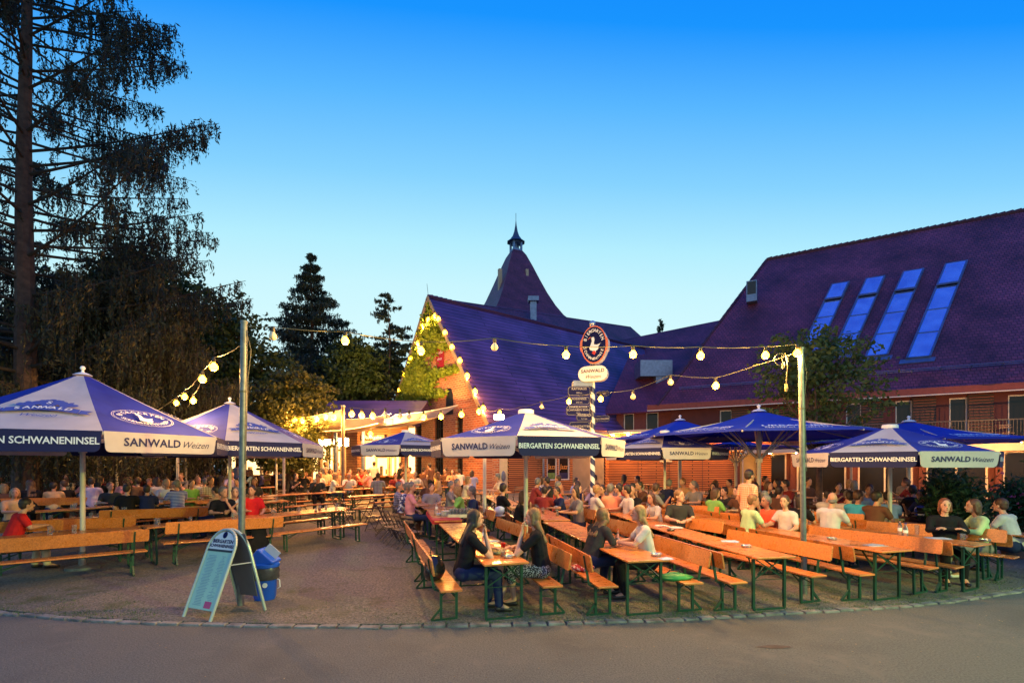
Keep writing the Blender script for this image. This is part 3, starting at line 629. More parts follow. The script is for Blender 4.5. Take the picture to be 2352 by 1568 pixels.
tree_px(550, 27, 10.2, 3.6, 'dark leafy tree directly behind the tall left steel pole', 17000, .12, 'leafd', seed=24, zlow=1.2)
tree_px(668, 22.5, 6.2, 2.5, 'maple tree lit golden above the glowing serving hatches', 24000, .10, 'leafm', seed=25, zlow=1.6, nl=12)
tree_px(800, 34, 10.6, 3.3, 'dark tree between the lone spruce and the pine', 16000, .14, 'leafd', seed=26, zlow=2.0, nl=12)
tree_px(890, 38, 10.8, 3.2, 'airy dark tree at the foot of the thin pine', 9000, .14, 'leafd', seed=27, zlow=2.0, nl=12)
tree_px(700, 40, 10.5, 3.8, 'low dark tree below the lone spruce', 14000, .15, 'leafd', seed=28, nl=11)
tree_px(180, 33, 9.5, 5.5, 'broad dark tree far behind the left crowd', 13000, .16, 'leafd', seed=29, zlow=.5)
# little tree before the house
tree_px(1880, 18, 7.0, 3.0, 'small green tree rising between blue parasols in front of the house', 6800, .085, 'leafg', seed=33, zlow=3.0, nl=22, tr=.12, deep=.8, extra=((-2.2, -.6, 2.75, 1.3, .7, .28), (-.9, -.8, 2.8, 1.0, .6, .25)))
# low branch of leaves hanging under the blue parasols
# hedge behind the left crowd
hp = []
for i in range(3): 
    x = (-24.5+i*8)
hr = np.random.RandomState(4); hc = np.stack([hr.uniform(-34, -13.5, 22000), 30+hr.rand(22000)*1.2, .4+hr.rand(22000)*3.0], 1)
hd = tag(empty('hedge', (0, 0, 0)), 'dark clipped hedge closing the garden behind the left crowd', 'hedge'); link('foliage', leafmesh('foliage', hc, .10), M['leafd'], hd)
def shrub(px, Y, w, h, label, m, flower=None, seed=1, n=2600):
    r = np.random.RandomState(seed); root = tag(empty('potted_shrub', Gd(px, Y)), label, 'potted shrub')
    MB().lathe([(.24, 0), (.32, .42), (.34, .45), (.30, .45), (.28, .3)], 18).build('pot', mat('pot_'+str(seed), (.10, .06, .05), .7), root, True)
    d = r.randn(n, 3); d /= np.linalg.norm(d, axis=1)[:, None]; q = r.rand(n, 1)**.4; c = d*q*np.array([w, w*.8, h/2])*(1+.2*r.randn(n, 1))+np.array([0, 0, .45+h/2])
    st = MB()
    for i in range(26): e = c[i*7]; st.tube([(0, 0, .35), (e[0]*.4, e[1]*.4, e[2]*.5+.2), tuple(e)], [.014, .01, .004], 4, False)
    st.build('stems', M['bark'], root); link('foliage', leafmesh('foliage', c, .075, asp=.28), M[m], root)
    if flower: link('flowers', leafmesh('flowers', c[r.rand(n) < .06], .035, asp=.9), flower, root)
pink = mat('pink_blossom', (.55, .06, .16), .7, var=.2)
shrub(2205, 10.6, .62, 1.35, 'dark green potted oleander left of the flowering one', 'oleander', None, 41); shrub(2172, 11.6, .5, 1.55, 'darker potted bush just behind the green oleander', 'oleander', None, 42)
shrub(2335, 10.9, .55, 1.35, 'potted oleander with pink flowers at the right edge', 'oleander', pink, 43)
# ivy on the gable
ir = np.random.RandomState(9); ic = []
def ivypatch(px, py, rx, rz, n):
    q = bhit(px, py); a = ir.randn(n, 2)*.42
    for u, v in a:
        y, z = q.y+u*rx, q.z+v*rz
        if z < ZE+(ZA-ZE)*(1-abs(y-HWD)/HWD)-.05 and 0 < y < 2*HWD: ic.append((-.10-abs(ir.randn())*.09*(1+.6*math.sin(y*5)*math.sin(z*4)), y, z))
for a in ((995, 735, .9, 1.5, 1300), (985, 765, 1.3, 1.3, 1500), (992, 790, 1.6, .9, 1300), (958, 830, 1.2, 1.8, 1500), (945, 865, 1.7, 1.6, 2400), (962, 880, 2.2, 1.4, 2600), (935, 905, 1.8, 1.3, 2200), (960, 910, 2.0, 1.0, 2000), (980, 890, 1.6, .9, 1300), (1010, 858, 1.8, .35, 700), (1045, 850, 1.5, .25, 420), (1012, 905, 1.0, .3, 300), (925, 935, 1.5, .8, 900), (920, 965, .6, 1.4, 700), (935, 990, .5, .9, 400), (1030, 790, .9, .4, 350), (1012, 778, 1.1, .5, 500)): ivypatch(*a)
iv = tag(empty('ivy', BC, BRZ), 'green ivy climbing the lamp lit brick gable', 'climbing plant')
link('foliage', leafmesh('foliage', ic, .10, asp=.75), M['ivy'], iv)
st = MB()
for (a, b) in (((925, 1060), (930, 930)), ((930, 930), (960, 860)), ((960, 860), (990, 760)), ((985, 858), (1050, 852)), ((960, 900), (1020, 905))):
    p, q = bhit(*a), bhit(*b); st.tube([(-.04, p.y, p.z), (-.05, (p.y+q.y)/2+.1, (p.z+q.z)/2), (-.04, q.y, q.z)], .035, 5, False)
st.build('stem', M['bark'], iv)
def zone(px, Y):
    for lim, t in ((150, 'by the trunks at the left'), (260, 'behind the left parasol pole'), (340, 'in the left crowd'), (460, 'between left parasol and steel pole'), (560, 'beside the tall steel pole'), (640, 'before the left kiosk hatches'), (720, 'before the right food hatch'), (800, 'beside the awning post'), (900, 'before the drinks kiosk'), (1000, 'at the small far parasol'), (1110, 'before the dark barn windows'), (1230, 'behind the central parasol pole'), (1370, 'left of the signpost'), (1560, 'before the slatted wall'), (1700, 'near the ochre door'), (1850, 'under the large blue parasol'), (1990, 'right of the lit pole')):
        if px < lim: return t
    return 'before the right terrace doors'
# ============================================================= LETTERING
_TC = {}
def tmesh(s, size=1, bold=0, shear=0, align='CENTER', sp=1):
    k = (s, size, bold, shear, align, sp)
    if k not in _TC:
        c = bpy.data.curves.new('t', 'FONT'); c.body = s; c.size = size; c.offset = bold*size; c.shear = shear; c.align_x = align; c.align_y = 'CENTER'; c.space_character = sp; c.resolution_u = 2
        o = bpy.data.objects.new('t', c); COL.objects.link(o); bpy.context.view_layer.update()
        me = bpy.data.meshes.new_from_object(o.evaluated_get(bpy.context.evaluated_depsgraph_get()))
        _TC[k] = ([tuple(v.co) for v in me.vertices], [tuple(p.vertices) for p in me.polygons]); bpy.data.objects.remove(o); bpy.data.curves.remove(c); bpy.data.meshes.remove(me)
    return _TC[k]
def addtext(mb, s, size, M4=None, **k):
    v, f = tmesh(s, size, **k); mb.add([(M4 @ Vector(a)) if M4 is not None else Vector(a) for a in v], f)
def arctext(mb, s, size, r, a0, a1, ry=1, inward=False, z=0, bold=.02):
    n = len(s)
    for i, ch in enumerate(s):
        if ch == ' ': continue
        a = R(a0+(a1-a0)*(i+.5)/n); rot = a+(PI/2 if inward else -PI/2)
        addtext(mb, ch, size, Matrix.Translation((r*math.cos(a), r*ry*math.sin(a), z)) @ Matrix.Rotation(rot, 4, 'Z'), bold=bold)
def swan(mb, s, z=0, cx=0, cy=0):
    """little white goose: upright neck, small head, rounded body, two feet"""
    n = 16; mb.add([(cx+.03*s+.25*s*math.cos(2*PI*k/n)*(1+.25*math.sin(PI*k/n)), cy-.20*s+.20*s*math.sin(2*PI*k/n), z) for k in range(n)], [tuple(range(n))])
    neck = [(-.10, -.1, .13), (-.08, .08, .09), (-.04, .24, .075), (-.06, .36, .10), (-.07, .46, .07)]
    for (x0, y0, w0), (x1, y1, w1) in zip(neck, neck[1:]): mb.add([(cx+s*(x0-w0), cy+s*y0, z+.0004), (cx+s*(x0+w0), cy+s*y0, z+.0004), (cx+s*(x1+w1), cy+s*y1, z+.0004), (cx+s*(x1-w1), cy+s*y1, z+.0004)], [(0, 1, 2, 3)])
    mb.add([(cx+s*.22, cy-s*.22, z+.0006), (cx+s*.42, cy+s*.05, z+.0006), (cx+s*.16, cy-.04*s, z+.0006)], [(0, 1, 2)])
    for x in (-.04, .1): mb.add([(cx+s*(x-.015), cy-s*.38, z+.0002), (cx+s*(x-.03), cy-s*.52, z+.0002), (cx+s*(x+.03), cy-s*.52, z+.0002), (cx+s*(x+.02), cy-s*.38, z+.0002)], [(0, 1, 2, 3)])
def ringmesh(mb, r0, r1, ry=1, z=0, n=40, ears=0):
    b = [(r*math.cos(2*PI*k/n), r*ry*math.sin(2*PI*k/n), z) for r in (r0, r1) for k in range(n)]
    mb.add(b, [(k, (k+1) % n, n+(k+1) % n, n+k) for k in range(n)])
def roundel():
    m = MB(); arctext(m, 'BIERGARTEN', .125, .40, 168, 12, .62, bold=.012); arctext(m, 'SCHWANENINSEL', .11, .40, 186, 354, .62, True, bold=.008)
    ringmesh(m, .50, .506, .66); ringmesh(m, .53, .536, .66); swan(m, .42, 0); return m.mesh('roundel')
def crest():
    m = MB(); n = 10
    for i in range(n):
        def rb(t): return (-.40+.80*t, -.02+.10*math.sin(PI*t))
        (xa, ya), (xb, yb) = rb(i/n), rb((i+1)/n); m.add([(xa, ya-.075, 0), (xb, yb-.075, 0), (xb, yb+.07, 0), (xa, ya+.07, 0)], [(0, 1, 2, 3)])
    for s in (-1, 1): m.add([(s*.41, -.10, 0), (s*.56, -.13, 0), (s*.50, -.06, 0), (s*.56, 0, 0), (s*.41, .03, 0)], [(0, 1, 2, 3, 4) if s > 0 else (4, 3, 2, 1, 0)])
    for (x, y, r) in ((0, .25, .11), (-.13, .26, .07), (.13, .26, .07), (-.2, .20, .08), (.2, .20, .08), (-.29, .18, .05), (.29, .18, .05), (-.1, .33, .04), (.1, .33, .04), (0, .37, .04), (-.24, .27, .03), (.24, .27, .03), (-.06, .355, .03), (.06, .355, .03)):
        m.add([(x+r*math.cos(2*PI*k/12), y+r*math.sin(2*PI*k/12), .0003*(1+abs(x)*9)) for k in range(12)], [tuple(range(12))])
    addtext(m, 'Weizen', .13, Matrix.Translation((0, -.18, 0)), shear=.35)
    w = MB()
    for i, ch in enumerate('SANWALD'):
        t = .1+.8*(i+.5)/7; addtext(w, ch, .115, Matrix.Translation((-.40+.80*t, -.022+.10*math.sin(PI*t), .006)) @ Matrix.Rotation(-(t-.5)*.7, 4, 'Z'), bold=.03)
    addtext(w, 'S', .13, Matrix.Translation((0, .25, .008)), bold=.02)
    return m.mesh('crest'), w.mesh('crest_letters')
ROUND = roundel(); CREST, CRESTW = crest()
def flaptext(kind):
    m = MB()
    if kind == 'w': addtext(m, 'SANWALD', .185, Matrix.Translation((-.20, 0, 0)), bold=.028, sp=1.06); addtext(m, 'Weizen', .165, Matrix.Translation((.53, -.01, 0)), shear=.45)
    else: addtext(m, 'BIERGARTEN SCHWANENINSEL', .165, bold=.022, sp=.99)
    return m.mesh('lettering')
FW, FB = flaptext('w'), flaptext('b')
# ============================================================= PARASOLS
def frameM(o, x, y): x = x.normalized(); n = x.cross(y).normalized(); y = n.cross(x); m = Matrix((x, y, n)).transposed().to_4x4(); m.translation = o; return m
def parasol(px, Y, Rr, zap, zt, zb_, a0, label, first='blue', knob='ball', lean=0):
    gz = g(Y); c = Gd(px, Y); root = tag(empty('parasol', c, 0), label, 'parasol', 'blue and white striped beer garden parasols')
    zap -= gz; zt -= gz; zb_ -= gz
    V = [Vector((Rr*math.sin(R(a0+45*k)), -Rr*math.cos(R(a0+45*k)), zt)) for k in range(8)]; ap = Vector((0, 0, zap)); tr = .13
    cv = MB(); 
    for k in range(8):
        cv.cur = 0 if (k % 2 == 0) == (first == 'blue') else 1; a, b = V[k], V[(k+1) % 8]; ta, tb = ap.lerp(a, tr/Rr), ap.lerp(b, tr/Rr); n = 6
        rowsv = []
        for i in range(n+1):
            t = i/n; pa, pb = ta.lerp(a, t), tb.lerp(b, t); sg = .035*math.sin(PI*t)*Rr; r_ = []
            for j in range(5):
                q = j/4; p = pa.lerp(pb, q); p.z -= sg*(.55+.45*math.sin(PI*q)*1.0)*.6+.02*Rr*math.sin(PI*q)*t*.5; r_.append(p)
            rowsv.append(r_)
        for i in range(n):
            for j in range(4): cv.add([rowsv[i][j], rowsv[i+1][j], rowsv[i+1][j+1], rowsv[i][j+1]], [(0, 1, 2, 3)])
    can = cv.build('canopy', None, root, mats=[M['blue'], M['white']])
    bmn = bmesh.new(); bmn.from_mesh(can.data); bmesh.ops.remove_doubles(bmn, verts=bmn.verts, dist=.0005); bmn.to_mesh(can.data); bmn.free(); can.data.polygons.foreach_set('use_smooth', [True]*len(can.data.polygons))
    try: can.data.set_sharp_from_angle(angle=R(14))
    except Exception: pass
    w = 2*Rr*math.sin(R(22.5)); hv = zt-zb_
    for k in range(8):
        bl = (k % 2 == 0) == (first == 'blue'); a, b = V[k], V[(k+1) % 8]; m = frameM((a+b)/2+Vector((0, 0, .012)), b-a, Vector((0, 0, 1)))
        pts = [(-w/2+.01, 0), (w/2-.01, 0)]; r_ = .09; e = w/2-.035
        pts += [(w/2-.03, -hv*.55)]+[(e-r_+r_*math.cos(-t*PI/8), -hv+r_+r_*math.sin(-t*PI/8)) for t in range(1, 5)]+[(-e+r_-r_*math.cos(-t*PI/8), -hv+r_+r_*math.sin(-t*PI/8)) for t in range(4, 0, -1)]+[(-w/2+.03, -hv*.55)]
        fm = MB(); n = len(pts); fm.add([(x, y, .0) for x, y in pts]+[(x, y, -.008) for x, y in pts], [tuple(range(n))[::-1], tuple(range(n, 2*n))]+[(i, (i+1) % n, n+(i+1) % n, n+i) for i in range(n)])
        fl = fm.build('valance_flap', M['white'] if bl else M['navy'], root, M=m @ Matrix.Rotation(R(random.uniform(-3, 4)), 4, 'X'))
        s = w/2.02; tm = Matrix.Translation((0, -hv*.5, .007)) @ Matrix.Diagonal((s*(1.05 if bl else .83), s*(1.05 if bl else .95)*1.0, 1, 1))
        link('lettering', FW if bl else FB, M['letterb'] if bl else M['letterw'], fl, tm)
        mid = (a+b)/2; upv = (ap-mid); L = upv.length; q = mid.lerp(ap, .30); q.z -= .035*Rr*.5*.75
        tm = frameM(q, b-a, upv); es = w*.60
        nz = tm.to_3x3() @ Vector((0, 0, 1)); tm.translation = q+nz*.035; tm = tm @ Matrix.Diagonal((es, es, 1, 1))
        if bl: link('roundel_print', ROUND, M['letterw'], can, tm @ Matrix.Translation((0, -.10, 0)) @ Matrix.Diagonal((.80, .80, 1, 1)))
        else:
            link('crest_print', CREST, M['letterf'], can, tm); link('crest_lettering', CRESTW, M['letterw'], can, tm @ Matrix.Translation((0, 0, .004)))
    pl = MB().tube([(0, 0, 0), (0, 0, zap-.05)], .045 if Rr > 2 else .04, 12).build('pole', M['pole'], root, True)
    MB().lathe([(.28, 0), (.28, .05), (.07, .08), (.06, .35)], 16).build('base', M['galv'], root, True)
    cp = MB()
    if knob == 'ball': cp.lathe([(.16, 0), (.10, .035), (.03, .06), (.02, .10)], 14, (0, 0, zap-.035)); cp.ell((0, 0, zap+.11), (.045, .045, .045), 12)
    else: cp.lathe([(.15, -.02), (.15, .045), (.13, .06), (.02, .062)], 16, (0, 0, zap-.03))
    cp.build('finial', M['letterw'], root, True)
    rb = MB(); hz = zt-.25
    for k in range(8):
        rb.bar(ap-Vector((0, 0, .12)), V[k]-Vector((0, 0, .03)), .022, .03); mm = ap.lerp(V[k], .5)-Vector((0, 0, .08)); rb.bar((0, 0, hz), mm, .016, .02)
    rb.lathe([(.07, hz-.06), (.07, hz+.06)], 10); rb.build('ribs', M['pole'], root); return root
parasol(190, 9.76, 2.65, 3.93, 2.64, 2.29, 47, 'huge blue and white parasol filling the left edge, ball on top', 'blue')
parasol(528, 14.3, 2.6, 3.93, 2.68, 2.30, -17, 'blue and white parasol behind the tall left steel pole', 'blue')
parasol(932, 17.4, 1.9, 3.30, 2.72, 2.38, 7, 'small distant blue and white parasol in front of the brick gable', 'white', 'cap')
parasol(1208, 9.3, 1.88, 3.12, 2.53, 2.22, -6, 'cream and blue parasol at the centre, in front of the barn roof', 'white', 'cap')
parasol(1527, 15.3, 1.86, 3.14, 2.56, 2.23, -20, 'small blue and white parasol before the wooden slatted wall', 'blue', 'cap')
parasol(2044, 10.6, 1.88, 2.94, 2.33, 2.03, 20, 'low blue and white parasol on the right with greenish flap', 'white', 'cap')
UT = MB(); addtext(UT, 'URBACHER', .34, bold=.02, shear=.2, sp=.95); addtext(UT, 'MINERALQUELLEN', .20, Matrix.Translation((0, -.30, 0)), shear=.25, bold=.01); UT = UT.mesh('lettering')
def bigparasol(px, Y, Rr, zap, zt, a0, label, nk=8):
    root = tag(empty('large_parasol', Gd(px, Y)), label, 'parasol', 'plain royal blue canopies by the house'); gz = g(Y); zap -= gz; zt -= gz
    V = [Vector((Rr*math.sin(R(a0+360/nk*k)), -Rr*math.cos(R(a0+360/nk*k)), zt)) for k in range(nk)]; ap = Vector((0, 0, zap)); cv = MB()
    for k in range(nk):
        a, b = V[k], V[(k+1) % nk]; n = 6; rv = []
        for i in range(n+1):
            t = .03+.97*i/n; rv.append([ap.lerp(a, t).lerp(ap.lerp(b, t), j/4)-Vector((0, 0, .045*Rr*math.sin(PI*t)*.7+.03*math.sin(PI*j/4)*t)) for j in range(5)])
        for i in range(n):
            for j in range(4): cv.add([rv[i][j], rv[i+1][j], rv[i+1][j+1], rv[i][j+1]], [(0, 1, 2, 3)])
        cv.add([rv[-1][0], rv[-1][0]-Vector((0, 0, .06)), rv[-1][4]-Vector((0, 0, .06)), rv[-1][4]], [(0, 1, 2, 3)])
    can = cv.build('canopy', M['royal'], root, True)
    for k in range(nk):
        a, b = V[k], V[(k+1) % nk]; mid = (a+b)/2; q = mid.lerp(ap, .16); tm = frameM(q, b-a, ap-mid); nz = tm.to_3x3() @ Vector((0, 0, 1)); tm.translation = q+nz*.03-Vector((0, 0, .05)); s = (b-a).length/2.9
        link('lettering', UT, M['letterw'], can, tm @ Matrix.Diagonal((s, s, 1, 1)))
    MB().tube([(0, 0, 0), (0, 0, zap)], .06, 12).build('pole', M['pole'], root, True)
    rb = MB()
    for k in range(nk): rb.bar(ap-Vector((0, 0, .15)), V[k]-Vector((0, 0, .06)), .03, .04); rb.bar((0, 0, zt-.75), ap.lerp(V[k], .38)-Vector((0, 0, .1)), .035, .035)
    rb.lathe([(.1, zt-.82), (.1, zt-.68)], 10); rb.build('ribs', M['pole'], root)
    MB().lathe([(.22, 0), (.15, .05), (.04, .08), (.03, .13), (.06, .17), (.02, .22)], 14, (0, 0, zap-.03)).build('finial', M['letterw'], root, True)
    MB().box((0, 0, .06), (.9, .9, .12)).build('base', M['galv'], root)
bigparasol(1743, 14.6, 3.45, 3.72, 2.97, 12, 'large royal blue parasol right of the small striped one', 8)
bigparasol(1562, 19.5, 3.0, 3.90, 3.10, 5, 'royal blue parasol seen low behind the others near the signpost', 8)
bigparasol(2087, 17.0, 3.3, 3.62, 2.90, 20, 'royal blue parasol behind the low striped one on the right', 8)
bigparasol(1690, 21.5, 2.6, 3.2, 2.85, 5, 'far royal blue parasol, only its rim showing under the largest', 8)
# ============================================================= POLES AND LIGHTS
def steelpole(p0, ztop, r, label, m, lean=0):
    o = tag(empty('light_pole', p0), label, 'pole'); MB().tube([(0, 0, -.05), (lean, 0, ztop)], r, 16).build('post', M[m], o, True)
    MB().lathe([(r+.006, ztop-.02), (r+.006, ztop+.012), (.01, ztop+.015)], 16, (lean, 0, 0)).build('cap', M[m], o, True)
    c = MB(); c.tube([(r*1.2+lean*.5, -.02, ztop*.5), (r*1.3+lean, -.01, ztop*.8), (r*2.2+lean, 0, ztop*.9), (r*.6+lean, -.02, ztop-.1)], .006, 5)
    c.lathe([(r+.004, 0), (r+.004, .03)], 12, (lean*.75, 0, ztop*.75)); c.build('cable', M['cable'], o); return o
LP0 = P(553, 1391, 7.2); LP0.z = 0; RP0 = Vector((4.74, 7.84, 0))
steelpole(LP0, 4.22, .047, 'tall bare steel pole rising behind the menu sign', 'galv', .05)
steelpole(RP0, 3.98, .043, 'tall green and yellow lit steel pole among the right hand tables', 'galv', -.06)
_bl = {}
def bulbmesh(r):
    if r not in _bl:
        m = MB().lathe([(.28*r, 1.35*r), (.42*r, .95*r), (.82*r, .5*r), (r, 0), (.85*r, -.55*r), (.5*r, -.88*r), (.06*r, -1.0*r)][::-1], 12); _bl[r] = (m.mesh('bulb', True), MB().lathe([(.36*r, 1.15*r), (.46*r, 1.3*r), (.46*r, 2.3*r), (.2*r, 2.5*r)], 8).mesh('socket', True))
    return _bl[r]
def string(label, pts, r=.05, anchors=None, m='bulb', sag=.06, name='light_string', pw=0):
    """pts: (px,py,Y,lit)"""
    W3 = [(P(a, b, Y), l) for a, b, Y, l in pts]; root = tag(empty(name, W3[0][0]), label, 'string lights', 'strings of bare bulbs'); o0 = W3[0][0]; line = []; r *= 1.12
    for i, (p, l) in enumerate(W3):
        top = p+Vector((0, 0, r*2.5 if l >= 0 else 0)); line.append(top-o0)
        if i < len(W3)-1:
            nx = W3[i+1][0]+Vector((0, 0, r*2.5 if W3[i+1][1] >= 0 else 0)); d = (nx-top).length
            for k in (.25, .5, .75): line.append(top.lerp(nx, k)-o0-Vector((0, 0, sag*d*4*k*(1-k)*.35)))
        if l >= 0:
            bm_, sm_ = bulbmesh(r); b = link('bulb', bm_, M[m] if l else M['bulboff'], root, Matrix.Translation(p-o0)); link('socket', sm_, M['socket'], b)
            if l:
                L_ = bpy.data.lights.new('bulb_light', 'POINT'); L_.energy = pw or (230 if m == 'bulb' else 800); L_.color = (1, .50, .12) if m == 'bulb' else ((1, .50, .12) if pw in (350, 130) else (1, .43, .09)); L_.shadow_soft_size = 0; lo_ = bpy.data.objects.new('bulb_light', L_); COL.objects.link(lo_); lo_.parent = b; lo_.location = (0, 0, -1.25*r)
    MB().tube(line, .006, 5).build('cable', M['cable'], root); return root
string('main string of bulbs from the left pole to the right pole', [(562, 748, 7.2, -1), (627, 772, 7.3, 0), (793, 783, 7.45, 1), (967, 806, 7.6, 1), (1136, 797, 7.7, 0), (1300, 815, 7.8, 1), (1454, 814, 7.85, 1), (1609, 817, 7.85, 1), (1758, 816, 7.84, 1), (1831, 811, 7.8, 1)], .052)
string('lower string of bulbs from the right pole back to the barn', [(1836, 806, 7.8, -1), (1738, 838, 8.3, -1), (1644, 886, 8.9, 1), (1540, 878, 9.7, 0), (1454, 911, 10.5, 0), (1380, 916, 11.3, 1), (1307, 922, 12.2, 1), (1244, 934, 13.5, 0), (1197, 934, 15, -1), (1148, 947, 18, 1), (1110, 938, 24.5, -1)], .055, pw=190)
string('short string running from the left pole into the trees', [(556, 790, 7.2, -1), (491, 843, 8.6, 1), (465, 871, 9.6, 1), (424, 911, 12.4, 1), (405, 925, 14.0, 1), (340, 962, 16.0, 1), (245, 955, 17.0, 1), (140, 958, 17.5, 1), (60, 962, 17.5, -1)], .062, pw=210)  # last three lit bulbs added behind the parasol to warm the left crowd
string('single lit bulb string hanging low beside the short left string', [(465, 865, 9.6, -1), (444, 920, 13.0, 1), (430, 935, 15.5, -1)], .066, pw=150)
string('string of bulbs strung under the awning before the brick gable', [(1108, 938, 23, -1), (1100, 945, 22.8, 1), (1060, 952, 22.4, 1), (1013, 957, 22, 1), (973, 958, 21.6, 1), (940, 957, 21.4, 0), (919, 954, 21.2, 0), (885, 952, 21.0, 0), (856, 955, 20.8, 1), (831, 954, 20.6, 1), (808, 951, 20.4, 1), (790, 940, 20.2, -1)], .105, m='bulbfar', pw=300)
string('string of bulbs fanning left from the awning post to the maple', [(789, 940, 20.2, -1), (767, 958, 20.4, 1), (747.5, 957, 20.7, 1), (727, 962, 21, 1), (695, 965, 21.4, 1), (677, 965, 21.8, 1), (663, 969, 22.2, 1), (650, 968, 22.6, -1)], .105, m='bulbfar', pw=330)
def gstring(label, pp, pw=350):
    pts = []
    for (a, b) in pp: q = BM @ (bhit(a, b)+Vector((-.32, 0, 0))); pts.append((a, b, q.y-.35, 1))
    return string(label, pts, .12, m='bulbfar', sag=.02, pw=pw)
gstring('chain of bulbs down the left slope of the barn gable', [(984, 734), (972, 747), (960, 788), (944, 824), (930, 860), (917, 896), (906, 930), (907, 941)])
gstring('chain of bulbs down the right slope of the barn gable', [(999, 726), (1007, 733), (1022, 764), (1038, 797), (1056, 828), (1073, 863), (1091, 899), (1110, 938)], 130)
# flood lamps by the kiosks and one under the barn eaves
def flood(p, w, h, label, yaw=0, m='flood'):
    o = tag(empty('floodlight', p, yaw), label, 'floodlight'); MB().box((0, 0, 0), (w+.06, .12, h+.06)).build('housing', M['lead'], o); MB().box((0, -.075, 0), (w, .03, h)).build('lens', M[m], o); return o
flood(P(741, 1016, 25.0), .75, .30, 'wide bright floodlight above the serving hatch, left one')
flood(P(790, 1015, 25.6), .50, .40, 'bright floodlight on the drinks kiosk, right one')
flood(P(1146, 958, 25.2), .5, .25, 'floodlight glowing under the barn eaves behind the central parasol', R(10))
gf = flood(P(893, 968, 22.5), .35, .22, 'small added floodlight hidden behind the sail to brighten the ivy gable', R(180)); gl_ = bpy.data.lights.new('added_gable_light', 'SPOT'); gl_.energy = 7000; gl_.spot_size = R(75); gl_.spot_blend = .6; gl_.color = (1, .60, .17); gl_.shadow_soft_size = .1; glo = bpy.data.objects.new('added_gable_light', gl_); COL.objects.link(glo); glo.parent = gf; glo.location = (0, -.25, 0); tgt_ = BM @ bhit(975, 865)-P(893, 968, 22.5); tgt_.rotate(Matrix.Rotation(-PI, 3, 'Z')); glo.rotation_euler = tgt_.to_track_quat('-Z', 'Y').to_euler()  # added lamp, out of sight, put in to brighten the ivy gable
string('lone lit bulb hanging over the drinks kiosk window', [(851, 985, 24.9, -1), (851, 996, 24.9, 1)], .11, m='bulbfar')
string('lamp burning beside the balcony at the right edge', [(2352, 1002, 19, -1), (2347, 1009, 19, 1)], .10, m='bulbfar')
# coil of cable hanging by the right pole
o = tag(empty('cable_coil', P(1795, 825, 7.8)), 'loop of pale cable with hanging sockets beside the right pole', 'cable'); c = MB()
c.tube([(.10*math.cos(t*PI/8)*1.1, .01, .10*math.sin(t*PI/8)) for t in range(17)], .007, 5); c.tube([(.05, 0, .1), (.09, 0, -.1), (.08, 0, -.28), (.075, 0, -.42)], .007, 5); c.tube([(.0, 0, .1), (.02, 0, -.05)], .007, 5); c.build('cable', M['cable'], o)
MB().lathe([(.02, 0), (.028, -.07), (.014, -.12)], 10, (.075, 0, -.40)).build('socket', mat('tan_socket', (.5, .28, .12), .5), o)
MB().lathe([(.02, 0), (.028, -.06), (.014, -.10)], 10, (.02, 0, -.05)).build('socket', M['cable'], o)
# ============================================================= AWNINGS
M['canvas'] = translucent(mat('beige_canvas', (.30, .225, .15), .8, var=.15, scale=1.5), .2)
def sail(corners, label, sagz=.35, n=10):
    c = [Vector(q) for q in corners]; o = tag(empty('sail_awning', c[0]), label, 'awning'); mb = MB(); G_ = []
    for i in range(n+1):
        r_ = []
        for j in range(n+1):
            u, v = i/n, j/n; p = c[0].lerp(c[1], u).lerp(c[3].lerp(c[2], u), v); p.z -= sagz*4*u*(1-u)*(.3+.7*v*(1-v)*4)*.5+sagz*.4*math.sin(PI*v); r_.append(p-c[0])
        G_.append(r_)
    for i in range(n):
        for j in range(n): mb.add([G_[i][j], G_[i+1][j], G_[i+1][j+1], G_[i][j+1]], [(0, 1, 2, 3)])
    mb.build('canvas', M['canvas'], o, True); e = MB(); e.tube([G_[i][0] for i in range(n+1)], .025, 5); e.tube([G_[i][n] for i in range(n+1)], .025, 5); e.build('hem_rope', M['pole'], o)
sail([P(1052, 930, 25.5), P(905, 953, 24.5), P(790, 985, 22.5), P(968, 962, 21.5)], 'long beige sail awning stretched before the brick gable', .5)
sail([P(788, 940, 20.6), P(652, 965, 22.5), P(700, 985, 24), P(778, 990, 23.0)], 'small grey triangular sail awning left of its post', .35)
sail([P(898, 950, 24), P(795, 962, 23.2), P(742, 990, 22), P(868, 972, 21)], 'hanging beige sail between the post and the gable', .5)
o = tag(empty('awning_post', Gd(788, 20.5)), 'slim grey post holding the sail awnings', 'post'); MB().tube([(0, 0, -.3), (0, 0, P(788, 934, 20.5).z-g(20.5))], .075, 12).build('post', mat('weathered_post', (.16, .12, .08), .8), o, True)
MB().lathe([(.09, 0), (.09, .06), (.02, .08)], 12, (0, 0, P(788, 934, 20.5).z-g(20.5))).build('cap', M['pole'], o, True)
for k, (px, Y, zt_, lab) in enumerate(((771, 24.5, 4.0, 'thin post beside the bright kiosk window'), (834, 25.4, 4.2, 'grey downpipe post between the two kiosk windows'))):
    o = tag(empty('post', Gd(px, Y)), lab, 'post'); MB().tube([(0, 0, -.3), (0, 0, zt_)], .09, 10).build('shaft', M['lead'], o, True); MB().lathe([(.11, 0), (.11, .05)], 10, (0, 0, zt_)).build('cap', M['lead'], o)
